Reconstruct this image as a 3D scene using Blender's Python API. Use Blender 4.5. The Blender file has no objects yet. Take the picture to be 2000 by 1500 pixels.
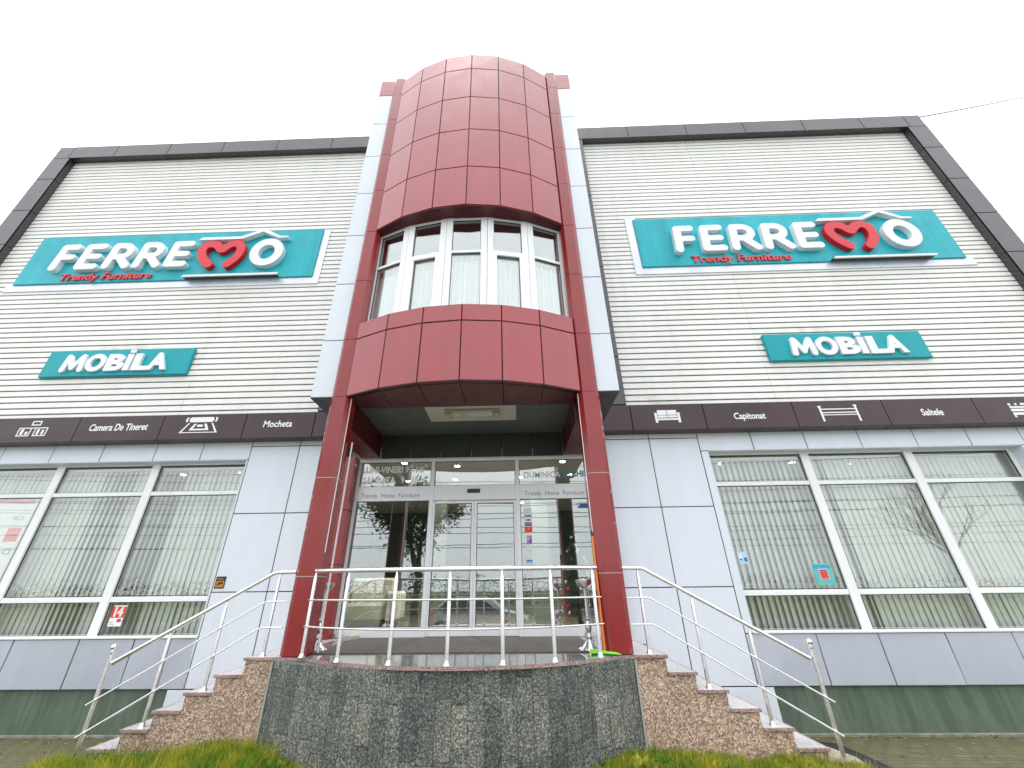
import bpy, math, random
import numpy as np
from mathutils import Vector, Matrix
random.seed(7)
rng = np.random.default_rng(7)
S = bpy.context.scene
COL = S.collection
R_ = math.radians

# ------------------------------------------------------------------ camera
cam = bpy.data.cameras.new('camera')
camo = bpy.data.objects.new('camera', cam)
COL.objects.link(camo)
_m = np.array([[0.999448, -0.023119, -0.023846], [0.031766, 0.455699, 0.889567], [-0.0097, -0.889834, 0.456182]])
camo.matrix_world = Matrix(((_m[0][0], -_m[0][1], -_m[0][2], 0), (_m[1][0], -_m[1][1], -_m[1][2], 0), (_m[2][0], -_m[2][1], -_m[2][2], 0), (0, 0, 0, 1)))
cam.sensor_width = 36.0
cam.lens = 785 * 36 / 2000
cam.shift_x = 23.3 / 2000
cam.clip_start = 0.05
cam.clip_end = 3000
S.camera = camo

# ------------------------------------------------------------------ world, sun, exposure
W = bpy.data.worlds.new('World')
S.world = W
W.use_nodes = True
nt = W.node_tree
bg = nt.nodes['Background']
sky = nt.nodes.new('ShaderNodeTexSky')
sky.sky_type = 'NISHITA'
sky.sun_disc = False
sky.sun_elevation = R_(86)
sky.sun_rotation = R_(200)
sky.dust_density = 6
hs = nt.nodes.new('ShaderNodeHueSaturation')
hs.inputs['Saturation'].default_value = 0.12
mx = nt.nodes.new('ShaderNodeMix')
mx.data_type = 'RGBA'
mx.inputs[0].default_value = 0.72
mx.inputs[7].default_value = (8.4, 8.7, 9.2, 1)
nt.links.new(sky.outputs[0], hs.inputs['Color'])
nt.links.new(hs.outputs[0], mx.inputs[6])
nt.links.new(mx.outputs[2], bg.inputs['Color'])
bg.inputs['Strength'].default_value = 0.12
sl = bpy.data.lights.new('sun', 'SUN')
sl.energy = 0.8
sl.angle = R_(35)
sl.color = (1.0, 0.97, 0.93)
so = bpy.data.objects.new('sun', sl)
COL.objects.link(so)
_d = Vector((0.03, 0.06, -0.997))
so.rotation_euler = _d.to_track_quat('-Z', 'Y').to_euler()
S.view_settings.view_transform = 'Standard'
S.view_settings.look = 'None'
S.view_settings.exposure = 1.1
S.view_settings.gamma = 1
S.cycles.use_denoising = True
S.cycles.max_bounces = 10
S.cycles.transparent_max_bounces = 16
S.cycles.sample_clamp_indirect = 6

# ------------------------------------------------------------------ materials
class NT:
    def __init__(self, name):
        self.m = bpy.data.materials.new(name)
        self.m.use_nodes = True
        self.t = self.m.node_tree
        self.b = self.t.nodes['Principled BSDF']
        self.tc = None
    def n(self, typ, **kw):
        x = self.t.nodes.new(typ)
        for k, v in kw.items():
            setattr(x, k, v)
        return x
    def l(self, a, b):
        self.t.links.new(a, b)
    def coord(self, scale=(1, 1, 1), rot=(0, 0, 0)):
        if self.tc is None:
            self.tc = self.n('ShaderNodeTexCoord')
        mp = self.n('ShaderNodeMapping')
        mp.inputs['Scale'].default_value = scale
        mp.inputs['Rotation'].default_value = rot
        self.l(self.tc.outputs['Object'], mp.inputs['Vector'])
        return mp.outputs[0]
    def noise(self, scale, detail=4, vec=None, rough=.55):
        x = self.n('ShaderNodeTexNoise')
        x.inputs['Scale'].default_value = scale
        x.inputs['Detail'].default_value = detail
        x.inputs['Roughness'].default_value = rough
        self.l(vec if vec is not None else self.coord(), x.inputs['Vector'])
        return x.outputs['Fac']
    def rng(self, fac, a, b, lo, hi):
        x = self.n('ShaderNodeMapRange')
        for i, v in zip((1, 2, 3, 4), (a, b, lo, hi)):
            x.inputs[i].default_value = v
        self.l(fac, x.inputs[0])
        return x.outputs[0]
    def ramp(self, fac, stops, const=False):
        x = self.n('ShaderNodeValToRGB')
        cr = x.color_ramp
        if const:
            cr.interpolation = 'CONSTANT'
        while len(cr.elements) < len(stops):
            cr.elements.new(.5)
        for e, (p, c) in zip(cr.elements, stops):
            e.position = p
            e.color = (*c, 1)
        self.l(fac, x.inputs[0])
        return x.outputs[0]
    def mix(self, fac, a, b, mode='MIX'):
        x = self.n('ShaderNodeMix', data_type='RGBA', blend_type=mode)
        for i, v in ((0, fac), (6, a), (7, b)):
            if isinstance(v, (int, float)):
                x.inputs[i].default_value = v
            elif isinstance(v, tuple):
                x.inputs[i].default_value = (*v, 1)
            else:
                self.l(v, x.inputs[i])
        return x.outputs[2]
    def bump(self, h, strength=.3, dist=.01):
        x = self.n('ShaderNodeBump')
        x.inputs['Strength'].default_value = strength
        x.inputs['Distance'].default_value = dist
        self.l(h, x.inputs['Height'])
        self.l(x.outputs[0], self.b.inputs['Normal'])

def mat(name, col, rough=.5, metal=0., var=.08, vs=1.5, spec=.5, streak=0., bump=0., bs=40., coat=0.):
    k = NT(name)
    b = k.b
    b.inputs['Roughness'].default_value = rough
    b.inputs['Metallic'].default_value = metal
    b.inputs['Specular IOR Level'].default_value = spec
    b.inputs['Coat Weight'].default_value = coat
    c = tuple(col)
    if var:
        f = k.noise(vs, 5)
        v = k.rng(f, .3, .7, 1 - var, 1 + var)
        if streak:
            f2 = k.noise(1.0, 5, k.coord((5, 5, .25)))
            v2 = k.rng(f2, .35, .7, 1, 1 - streak)
            mm = k.n('ShaderNodeMath', operation='MULTIPLY')
            k.l(v, mm.inputs[0]); k.l(v2, mm.inputs[1])
            v = mm.outputs[0]
        hv = k.n('ShaderNodeHueSaturation')
        hv.inputs['Color'].default_value = (*c, 1)
        k.l(v, hv.inputs['Value'])
        k.l(hv.outputs[0], b.inputs['Base Color'])
        k.l(k.rng(k.noise(vs * 2.3, 3), .3, .7, rough * .85, min(1, rough * 1.2)), b.inputs['Roughness'])
    else:
        b.inputs['Base Color'].default_value = (*c, 1)
    if bump:
        k.bump(k.noise(bs, 5), bump, .004)
    return k.m

def emis(name, col, st):
    k = NT(name)
    k.b.inputs['Base Color'].default_value = (*col, 1)
    k.b.inputs['Emission Color'].default_value = (*col, 1)
    k.b.inputs['Emission Strength'].default_value = st
    return k.m

def glass(name, tint=(.86, .93, .88), f0=.1):
    k = NT(name)
    k.t.nodes.remove(k.b)
    tr = k.n('ShaderNodeBsdfTransparent'); tr.inputs[0].default_value = (*tint, 1)
    gl = k.n('ShaderNodeBsdfGlossy'); gl.inputs['Roughness'].default_value = 0.0
    gl.inputs[0].default_value = (.94, .98, .96, 1)
    lw = k.n('ShaderNodeLayerWeight'); lw.inputs[0].default_value = .5
    pw = k.n('ShaderNodeMath', operation='POWER'); k.l(lw.outputs['Facing'], pw.inputs[0]); pw.inputs[1].default_value = 4.5
    fr = k.n('ShaderNodeMath', operation='MULTIPLY_ADD'); k.l(pw.outputs[0], fr.inputs[0]); fr.inputs[1].default_value = 1 - f0; fr.inputs[2].default_value = f0
    nz = k.noise(.9, 2)
    bp = k.n('ShaderNodeBump'); bp.inputs['Strength'].default_value = .05; bp.inputs['Distance'].default_value = .02
    k.l(nz, bp.inputs['Height']); k.l(bp.outputs[0], gl.inputs['Normal'])
    ms = k.n('ShaderNodeMixShader')
    k.l(fr.outputs[0], ms.inputs[0]); k.l(tr.outputs[0], ms.inputs[1]); k.l(gl.outputs[0], ms.inputs[2])
    k.l(ms.outputs[0], k.t.nodes['Material Output'].inputs[0])
    return k.m

def granite(name, stops, scale=85, rough=.45, bump=.15):
    k = NT(name)
    v = k.n('ShaderNodeTexVoronoi'); v.inputs['Scale'].default_value = scale
    nz = k.n('ShaderNodeTexNoise'); nz.inputs['Scale'].default_value = 30
    k.l(k.coord(), nz.inputs['Vector'])
    vec = k.n('ShaderNodeVectorMath', operation='MULTIPLY_ADD')
    k.l(nz.outputs['Color'], vec.inputs[0]); vec.inputs[1].default_value = (.03, .03, .03); k.l(k.coord(), vec.inputs[2])
    k.l(vec.outputs[0], v.inputs['Vector'])
    sp = k.n('ShaderNodeSeparateColor'); k.l(v.outputs['Color'], sp.inputs[0])
    c = k.ramp(sp.outputs[0], stops, True)
    big = k.rng(k.noise(1.3, 4), .3, .7, .82, 1.12)
    hv = k.n('ShaderNodeHueSaturation'); k.l(c, hv.inputs['Color']); k.l(big, hv.inputs['Value'])
    k.l(hv.outputs[0], k.b.inputs['Base Color'])
    k.b.inputs['Roughness'].default_value = rough
    if bump:
        k.bump(sp.outputs[1], bump, .003)
    return k.m

def slate(name):
    k = NT(name)
    sx = k.n('ShaderNodeSeparateXYZ'); k.l(k.coord(), sx.inputs[0])
    cb = k.n('ShaderNodeCombineXYZ'); k.l(sx.outputs[2], cb.inputs[0]); k.l(sx.outputs[0], cb.inputs[1])
    br = k.n('ShaderNodeTexBrick')
    br.offset = .37; br.offset_frequency = 3; br.squash = .7; br.squash_frequency = 2
    for nm, vv in (('Scale', 1), ('Mortar Size', .004), ('Brick Width', .46), ('Row Height', .155), ('Bias', 0.), ('Mortar Smooth', .3)):
        br.inputs[nm].default_value = vv
    br.inputs['Color1'].default_value = (0, 0, 0, 1); br.inputs['Color2'].default_value = (1, 1, 1, 1); br.inputs['Mortar'].default_value = (.5, .5, .5, 1)
    k.l(cb.outputs[0], br.inputs['Vector'])
    rnd = k.n('ShaderNodeSeparateColor'); k.l(br.outputs['Color'], rnd.inputs[0])
    base = k.ramp(rnd.outputs[0], [(0, (.070, .080, .077)), (.4, (.100, .108, .103)), (.85, (.125, .129, .122)), (1, (.165, .162, .148))])
    sp1 = k.noise(54, 9, None, .84)
    speck = k.ramp(sp1, [(.40, (.25, .26, .26)), (.5, (.72, .75, .73)), (.585, (3.0, 2.95, 2.8))])
    c = k.mix(1., base, speck, 'MULTIPLY')
    pat = k.noise(2.4, 5)
    c = k.mix(k.rng(pat, .42, .60, 0, .65), c, k.mix(1., c, (1.6, 1.56, 1.48), 'MULTIPLY'))
    dark = k.rng(br.outputs['Fac'], 0, 1, 1, .5)
    hv = k.n('ShaderNodeHueSaturation'); k.l(c, hv.inputs['Color']); k.l(dark, hv.inputs['Value'])
    k.l(hv.outputs[0], k.b.inputs['Base Color'])
    k.b.inputs['Roughness'].default_value = .6
    h = k.n('ShaderNodeMath', operation='MULTIPLY_ADD')
    k.l(sp1, h.inputs[0]); h.inputs[1].default_value = .8
    hh = k.n('ShaderNodeMath', operation='MULTIPLY_ADD'); k.l(rnd.outputs[0], hh.inputs[0]); hh.inputs[1].default_value = .5
    inv = k.rng(br.outputs['Fac'], 0, 1, 0, -1.2); k.l(inv, hh.inputs[2]); k.l(hh.outputs[0], h.inputs[2])
    k.bump(h.outputs[0], .8, .012)
    return k.m

def paver(name):
    k = NT(name)
    br = k.n('ShaderNodeTexBrick')
    for nm, vv in (('Scale', 1), ('Mortar Size', .022), ('Brick Width', .24), ('Row Height', .16), ('Mortar Smooth', .5)):
        br.inputs[nm].default_value = vv
    br.inputs['Color1'].default_value = (.10, .095, .065, 1); br.inputs['Color2'].default_value = (.18, .165, .12, 1); br.inputs['Mortar'].default_value = (.03, .04, .012, 1)
    k.l(k.coord(), br.inputs['Vector'])
    moss = k.rng(k.noise(4.2, 8, None, .75), .36, .60, .1, .92)
    c = k.mix(moss, br.outputs['Color'], (.105, .10, .030))
    sp = k.rng(k.noise(60, 4), .3, .7, .65, 1.3)
    hv = k.n('ShaderNodeHueSaturation'); k.l(c, hv.inputs['Color']); k.l(sp, hv.inputs['Value'])
    k.l(hv.outputs[0], k.b.inputs['Base Color'])
    k.b.inputs['Roughness'].default_value = .75
    k.bump(br.outputs['Fac'], -.5, .01)
    return k.m

def twotone(name, a, b, scale, lo=.4, hi=.6, rough=.7, det=5, stretch=(1, 1, 1), transl=0.):
    k = NT(name)
    f = k.rng(k.noise(scale, det, k.coord(stretch)), lo, hi, 0, 1)
    k.l(k.mix(f, a, b), k.b.inputs['Base Color'])
    k.b.inputs['Roughness'].default_value = rough
    if transl:
        tl = k.n('ShaderNodeBsdfTranslucent'); k.l(k.mix(f, a, b), tl.inputs[0])
        ms = k.n('ShaderNodeMixShader'); ms.inputs[0].default_value = transl
        k.l(k.b.outputs[0], ms.inputs[1]); k.l(tl.outputs[0], ms.inputs[2])
        k.l(ms.outputs[0], k.t.nodes['Material Output'].inputs[0])
    return k.m

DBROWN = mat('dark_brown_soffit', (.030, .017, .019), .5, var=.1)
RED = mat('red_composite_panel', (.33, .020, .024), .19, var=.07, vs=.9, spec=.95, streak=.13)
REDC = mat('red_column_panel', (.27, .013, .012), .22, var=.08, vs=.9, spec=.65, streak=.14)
DRED = mat('shaded_red_panel', (.085, .008, .010), .35, var=.08, vs=2)  # darkened copy of the red cladding, shade of the undersides put into the colour
WHITEP = mat('white_composite_panel', (.67, .715, .76), .38, var=.025, vs=.6, streak=.03)
GREYP = mat('silver_grey_panel', (.72, .765, .83), .33, var=.025, vs=.5, streak=.05, spec=.5)
GREYD = mat('steel_grey_plinth_panel', (.50, .53, .60), .34, .15, var=.06, vs=.5, streak=.07)
JOINT = mat('dark_joint', (.006, .006, .008), .8, var=0)
BROWN = mat('brown_trim_panel', (.048, .040, .044), .26, var=.16, vs=1.2, spec=.75, streak=.15)
BROWNB = mat('brown_fascia_panel', (.064, .038, .043), .36, var=.15, vs=1.1, spec=.35, streak=.12)
PVC = mat('white_pvc', (.88, .885, .88), .35, var=.03, vs=2, streak=.05)
ALU = mat('powder_coated_aluminium', (.85, .86, .86), .35, var=.03, vs=2)
STEEL = mat('polished_steel', (.90, .89, .91), .27, 1., var=.06, vs=5)
CHROME = mat('cast_silver_metal', (.66, .66, .68), .28, .9, var=.15, vs=14, bump=.25, bs=30)
TEAL = mat('teal_sign_panel', (.004, .43, .50), .42, var=.10, vs=1.3, streak=.2, spec=.35)
TEALD = mat('teal_sign_box', (.001, .33, .37), .40, var=.05, vs=1.5, spec=.3)
LWHITE = mat('white_sign_letter', (.80, .81, .84), .4, var=.02, vs=4)
LRED = mat('red_sign_letter', (.66, .006, .018), .35, var=.03, vs=4)
LRED2 = mat('coral_sign_letter', (.72, .06, .075), .45, var=.05, vs=4)
FLASH = mat('pale_metal_flashing', (.72, .75, .82), .3, .25, var=.12, vs=1.2)
VINYL = mat('white_vinyl', (.82, .82, .82), .6, var=.05, vs=30)
VTEAL = mat('teal_vinyl', (.01, .26, .29), .5, var=0)
GTEXT = mat('grey_vinyl', (.24, .25, .27), .6, var=.1, vs=30)
BLACK = mat('black_plastic', (.015, .015, .017), .35, var=0)
SLATE = slate('rough_slate_tiles')
GRAN = granite('pink_granite_wall', [(0, (.17, .11, .075)), (.10, (.31, .195, .135)), (.36, (.50, .35, .26)), (.60, (.40, .27, .195)), (.74, (.68, .55, .45)), (.94, (.24, .17, .13))], 78, .6)
NOSE = granite('pink_granite_nosing', [(0, (.14, .08, .08)), (.2, (.36, .24, .22)), (.6, (.46, .32, .30)), (.88, (.26, .18, .17))], 110, .4, .05)
TREAD = granite('pale_granite_tread', [(0, (.40, .38, .38)), (.2, (.58, .56, .55)), (.6, (.66, .64, .63)), (.9, (.47, .45, .44))], 130, .22, 0)
LANDM = granite('polished_grey_granite', [(0, (.10, .10, .10)), (.2, (.22, .22, .21)), (.6, (.27, .27, .26)), (.9, (.16, .16, .15))], 150, .07, 0)
BASEW = twotone('green_stained_render', (.085, .125, .088), (.165, .215, .165), 1.6, .40, .80, .75, 9, (7, 7, .9))
PAVE = paver('mossy_pavers')
LAWN = twotone('lawn_soil', (.05, .07, .012), (.10, .12, .02), 9, rough=.9)
FIELD = twotone('field_grass', (.035, .06, .016), (.08, .095, .03), .35, rough=.95)
ASPH = twotone('wet_asphalt', (.04, .04, .042), (.06, .06, .06), 2.5, rough=.55)
BLADE = twotone('grass_blade', (.11, .25, .018), (.50, .46, .045), 4.5, .36, .66, .55, 5, (1, 1, .4), .5)
LEAFM = twotone('tree_leaf', (.022, .05, .014), (.055, .09, .025), 1.2, rough=.6, transl=.25)
NEEDLE = twotone('fir_needle', (.008, .03, .014), (.02, .06, .028), 6, rough=.6)
BARK = twotone('bark', (.06, .05, .04), (.12, .10, .08), 6, rough=.9)
HEDGE = twotone('distant_trees', (.035, .036, .03), (.06, .066, .05), .4, rough=1)
INWALL = mat('showroom_plaster', (.55, .55, .52), .8, var=.05)
INDARK = mat('showroom_dark_wall', (.085, .095, .08), .8, var=.2)
INFLOOR = mat('showroom_floor', (.20, .17, .14), .25, var=.15)
CEILM = mat('shaded_soffit_board', (.085, .10, .085), .55, var=.15, vs=1.6)  # ceiling colour darkened to carry the shade under the canopy
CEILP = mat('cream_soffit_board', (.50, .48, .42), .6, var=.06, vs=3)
DGREEN = mat('shaded_wall_and_rear_panel', (.030, .038, .030), .45, var=.25, vs=2.2)  # over the door: grey panels with canopy shade in the colour; also column rears
BLIND = mat('blind_fabric', (.66, .66, .61), .8, var=.06, vs=8, bump=.1, bs=120)
MATM = mat('rubber_doormat', (.10, .088, .080), .9, var=.15, vs=14, bump=.5, bs=160)
RUBBER = mat('black_rubber_mat', (.010, .010, .014), .6, var=.2, vs=20, bump=.5, bs=90)
CURT = twotone('sheer_curtain', (.84, .86, .87), (.90, .91, .92), 3, rough=.8, transl=.3)
G1 = glass('window_glass', (.95, .97, .95), .12)
G2 = glass('door_glass', (.93, .96, .94), .20)
G3 = glass('bay_glass', (.95, .97, .96), .25)

# ------------------------------------------------------------------ mesh builder
class MB:
    def __init__(self):
        self.v = []; self.f = []
    def add(self, vs, fs):
        o = len(self.v)
        self.v += [tuple(map(float, p)) for p in vs]
        self.f += [tuple(i + o for i in f) for f in fs]
    def box(self, x0, x1, y0, y1, z0, z1, ch=0.):
        if ch <= 0:
            self.add([(x0, y0, z0), (x1, y0, z0), (x1, y1, z0), (x0, y1, z0), (x0, y0, z1), (x1, y0, z1), (x1, y1, z1), (x0, y1, z1)],
                     [(3, 2, 1, 0), (4, 5, 6, 7), (0, 1, 5, 4), (1, 2, 6, 5), (2, 3, 7, 6), (3, 0, 4, 7)])
            return
        c = ch
        vs = []; ix = {}
        X = (x0, x1); Y = (y0, y1); Z = (z0, z1)
        for i in (0, 1):
            for j in (0, 1):
                for k in (0, 1):
                    sx, sy, sz = (c, -c)[i], (c, -c)[j], (c, -c)[k]
                    for a, p in (('x', (X[i], Y[j] + sy, Z[k] + sz)), ('y', (X[i] + sx, Y[j], Z[k] + sz)), ('z', (X[i] + sx, Y[j] + sy, Z[k]))):
                        ix[(i, j, k, a)] = len(vs); vs.append(p)
        g = lambda *t: ix[t]
        fs = []
        for a, (u, w) in (('x', (1, 2)), ('y', (0, 2)), ('z', (0, 1))):
            ax = 'xyz'.index(a)
            for s in (0, 1):
                q = []
                for (p, r) in ((0, 0), (1, 0), (1, 1), (0, 1)):
                    t = [0, 0, 0]; t[ax] = s; t[u] = p; t[w] = r
                    q.append(g(*t, a))
                fs.append(q)
        for ax in range(3):
            u, w = [d for d in range(3) if d != ax]
            for p in (0, 1):
                for r in (0, 1):
                    t0 = [0, 0, 0]; t0[u] = p; t0[w] = r
                    t1 = list(t0); t1[ax] = 1
                    fs.append([g(*t0, 'xyz'[u]), g(*t1, 'xyz'[u]), g(*t1, 'xyz'[w]), g(*t0, 'xyz'[w])])
        for i in (0, 1):
            for j in (0, 1):
                for k in (0, 1):
                    fs.append([g(i, j, k, 'x'), g(i, j, k, 'y'), g(i, j, k, 'z')])
        cx = Vector(((x0 + x1) / 2, (y0 + y1) / 2, (z0 + z1) / 2))
        out = []
        for q in fs:
            ps = [Vector(vs[i]) for i in q]
            n = (ps[1] - ps[0]).cross(ps[2] - ps[0])
            m = sum(ps, Vector()) / len(ps)
            out.append(q if n.dot(m - cx) > 0 else q[::-1])
        self.add(vs, out)
    def slab(self, P, th=.02, ch=.005, jit=0.):
        """panel: P four corners counter-clockwise seen from the front"""
        P = [Vector(p) for p in P]
        n = (P[1] - P[0]).cross(P[3] - P[0]).normalized()
        P = [p + n * random.uniform(-jit, jit) for p in P]
        c = sum(P, Vector()) / 4
        fr = []
        for i in range(4):
            a = (P[(i + 1) % 4] - P[i]).normalized(); b = (P[i - 1] - P[i]).normalized()
            fr.append(P[i] + (a + b) * ch)
        md = [p - n * ch for p in P]
        bk = [p - n * th for p in P]
        vs = fr + md + bk
        fs = [(0, 1, 2, 3)]
        for i in range(4):
            j = (i + 1) % 4
            fs.append((4 + i, 4 + j, j, i)); fs.append((8 + i, 8 + j, 4 + j, 4 + i))
        self.add(vs, fs)
    def prism(self, poly, z0, z1):
        n = len(poly)
        a = sum(poly[i][0] * poly[(i + 1) % n][1] - poly[(i + 1) % n][0] * poly[i][1] for i in range(n))
        if a < 0: poly = poly[::-1]
        self.add([(x, y, z0) for x, y in poly] + [(x, y, z1) for x, y in poly],
                 [tuple(range(n))[::-1], tuple(range(n, 2 * n))] + [(i, (i + 1) % n, (i + 1) % n + n, i + n) for i in range(n)])
    def extr(self, poly, y0, y1):
        n = len(poly)
        a = sum(poly[i][0] * poly[(i + 1) % n][1] - poly[(i + 1) % n][0] * poly[i][1] for i in range(n))
        if a < 0: poly = poly[::-1]
        self.add([(x, y0, z) for x, z in poly] + [(x, y1, z) for x, z in poly],
                 [tuple(range(n)), tuple(range(n, 2 * n))[::-1]] + [(i + n, (i + 1) % n + n, (i + 1) % n, i) for i in range(n)])
    def tube(self, pts, r, n=10, caps=True):
        pts = [Vector(p) for p in pts]
        rs = r if isinstance(r, (list, tuple)) else [r] * len(pts)
        vs = []; fs = []
        up = None
        for i, p in enumerate(pts):
            t = (pts[min(i + 1, len(pts) - 1)] - pts[max(i - 1, 0)]).normalized()
            if up is None:
                up = Vector((0, 0, 1)) if abs(t.z) < .9 else Vector((1, 0, 0))
            a = t.cross(up).normalized(); b = a.cross(t).normalized(); up = b
            for k in range(n):
                w = 2 * math.pi * k / n
                vs.append(p + (a * math.cos(w) + b * math.sin(w)) * rs[i])
        for i in range(len(pts) - 1):
            for k in range(n):
                k2 = (k + 1) % n
                fs.append((i * n + k, i * n + k2, (i + 1) * n + k2, (i + 1) * n + k))
        if caps:
            fs.append(tuple(range(n))[::-1]); fs.append(tuple((len(pts) - 1) * n + k for k in range(n)))
        self.add(vs, fs)
    def lathe(self, prof, cx, cy, n=24, z=0.):
        vs = []; fs = []
        for r, h in prof:
            for k in range(n):
                w = 2 * math.pi * k / n
                vs.append((cx + r * math.cos(w), cy + r * math.sin(w), z + h))
        for i in range(len(prof) - 1):
            for k in range(n):
                k2 = (k + 1) % n
                fs.append((i * n + k, i * n + k2, (i + 1) * n + k2, (i + 1) * n + k))
        fs.append(tuple(range(n))[::-1]); fs.append(tuple((len(prof) - 1) * n + k for k in range(n)))
        self.add(vs, fs)
    def ball(self, c, r, n=12, sq=1.):
        prof = [(max(1e-4, r * math.sin(math.pi * i / n)), -r * sq * math.cos(math.pi * i / n)) for i in range(n + 1)]
        self.lathe(prof, c[0], c[1], n + 4, c[2])
    def build(self, name, m, parent=None, smooth=False, origin=None):
        me = bpy.data.meshes.new(name)
        v = np.array(self.v)
        if origin is not None:
            v = v - np.array(origin)
        me.from_pydata(v.tolist(), [], self.f)
        me.materials.append(m)
        if smooth:
            me.shade_smooth()
            try:
                me.set_sharp_from_angle(angle=R_(38))
            except Exception:
                pass
        me.update()
        o = bpy.data.objects.new(name, me)
        COL.objects.link(o)
        if origin is not None:
            o.location = origin
        if parent is not None:
            o.parent = parent
            if parent.parent is None and parent.type == 'EMPTY':
                o.location = -Vector(parent.location) + (Vector(origin) if origin is not None else Vector())
            elif parent.parent is None:
                o.location = -Vector(parent.location) + (Vector(origin) if origin is not None else Vector())
        return o

def meshobj(name, me, m, parent=None):
    b = MB(); b.v = [tuple(v.co) for v in me.vertices]; b.f = [tuple(p.vertices) for p in me.polygons]
    o = b.build(name, m, parent)
    return o

def thing(name, label, cat, loc, group=None):
    o = bpy.data.objects.new(name, None)
    o.empty_display_size = .2
    COL.objects.link(o)
    o.location = loc
    o['label'] = label; o['category'] = cat
    if group: o['group'] = group
    return o

def tag(o, label, cat, group=None):
    o['label'] = label; o['category'] = cat
    if group: o['group'] = group
    return o

def solo(b, name, m, label, cat, group=None, smooth=False):
    v = np.array(b.v)
    org = ((v[:, 0].min() + v[:, 0].max()) / 2, (v[:, 1].min() + v[:, 1].max()) / 2, v[:, 2].min())
    o = b.build(name, m, None, smooth, org)
    return tag(o, label, cat, group)

def struct(b, name, m, smooth=False):
    o = b.build(name, m, None, smooth)
    o['kind'] = 'structure'
    return o

# ---- lettering
def curve_mesh(cu):
    o = bpy.data.objects.new('tmp', cu)
    COL.objects.link(o)
    dg = bpy.context.evaluated_depsgraph_get()
    dg.update()
    me = bpy.data.meshes.new_from_object(o.evaluated_get(dg))
    bpy.data.objects.remove(o)
    return me

def text_mb(txt, x0, x1, z0, z1, y, depth, bold=0., shear=0., bevel=0., spacing=1., ztext=None, mirror=False):
    """text fitted to the box x0..x1, z0..z1; front face at y - depth, back at y"""
    cu = bpy.data.curves.new('tmp', 'FONT')
    cu.body = txt; cu.size = 1; cu.extrude = .5; cu.offset = bold; cu.space_character = spacing
    cu.resolution_u = 4
    me = curve_mesh(cu)
    v = np.array([w.co for w in me.vertices])
    fs = [tuple(p.vertices) for p in me.polygons]
    v[:, 0] += shear * v[:, 1]
    mn = v.min(0); mxx = v.max(0)
    b = MB()
    zr = (mn[1], mxx[1]) if ztext is None else ztext
    out = np.empty_like(v)
    t = (v[:, 0] - mn[0]) / (mxx[0] - mn[0])
    if mirror: t = 1 - t
    out[:, 0] = x0 + t * (x1 - x0)
    out[:, 2] = z0 + (v[:, 1] - zr[0]) / (zr[1] - zr[0]) * (z1 - z0)
    out[:, 1] = y - depth * (v[:, 2] - mn[2]) / (mxx[2] - mn[2])
    b.add(out.tolist(), [f[::-1] for f in fs] if mirror else fs)
    return b

def stroke_mb(strokes, y, depth, step=.012, flat=False):
    """strokes: list of (polyline, radius); outline of their union extruded from y back to front y - depth"""
    allp = np.array([p for s, r in strokes for p in s]); rm = max(r for s, r in strokes)
    lo = allp.min(0) - rm - 3 * step; hi = allp.max(0) + rm + 3 * step
    nx = int((hi[0] - lo[0]) / step) + 1; nz = int((hi[1] - lo[1]) / step) + 1
    X, Z = np.meshgrid(lo[0] + np.arange(nx) * step, lo[1] + np.arange(nz) * step, indexing='ij')
    D = np.full(X.shape, 1e9)
    for s, r in strokes:
        for a, c in zip(s[:-1], s[1:]):
            a = np.array(a, float); c = np.array(c, float); d = c - a; L = d @ d
            t = np.clip(((X - a[0]) * d[0] + (Z - a[1]) * d[1]) / max(L, 1e-9), 0, 1)
            D = np.minimum(D, np.hypot(X - a[0] - t * d[0], Z - a[1] - t * d[1]) - r)
    D = np.where(np.abs(D) < 1e-7, 1e-7, D)
    seg = {}
    def pt(i, j, k, l):
        a, b = D[i, j], D[k, l]; t = a / (a - b)
        return (X[i, j] + t * (X[k, l] - X[i, j]), Z[i, j] + t * (Z[k, l] - Z[i, j]))
    nxt = {}; pos = {}
    for i in range(nx - 1):
        for j in range(nz - 1):
            c = ((i, j), (i + 1, j), (i + 1, j + 1), (i, j + 1))
            ins = [D[q] < 0 for q in c]
            if all(ins) or not any(ins): continue
            ent = []
            for e in range(4):
                a, b = c[e], c[(e + 1) % 4]
                if ins[e] != ins[(e + 1) % 4]:
                    key = (min(a, b), max(a, b)); pos[key] = pt(*a, *b)
                    ent.append((key, ins[e]))
            outs = [k for k, s in ent if s]; inn = [k for k, s in ent if not s]
            for a, b in zip(outs, inn): nxt[a] = b
    cu = bpy.data.curves.new('tmp', 'CURVE'); cu.dimensions = '2D'; cu.fill_mode = 'BOTH'; cu.extrude = .5
    done = set()
    for k0 in list(nxt):
        if k0 in done: continue
        loop = []; k = k0
        while k not in done and k in nxt:
            done.add(k); loop.append(pos[k]); k = nxt[k]
        if len(loop) < 6: continue
        sp = cu.splines.new('POLY'); sp.points.add(len(loop) - 1); sp.use_cyclic_u = True
        for p, (x, z) in zip(sp.points, loop): p.co = (x, z, 0, 1)
    me = curve_mesh(cu)
    b = MB()
    b.add([(v.co.x, y - depth * (v.co.z + .5), v.co.y) for v in me.vertices], [tuple(p.vertices) for p in me.polygons])
    return b

# ------------------------------------------------------------------ dimensions (metres, camera at the origin, Y towards the shop)
YC = 7.35      # siding face
YF = 7.17      # brown frame and fascia face
YP = 7.40      # grey panels
YW = 7.60      # shop windows
YD = 7.42      # entrance glazing
ZL = -0.657    # landing
CX = -0.71     # middle of the tower

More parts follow.
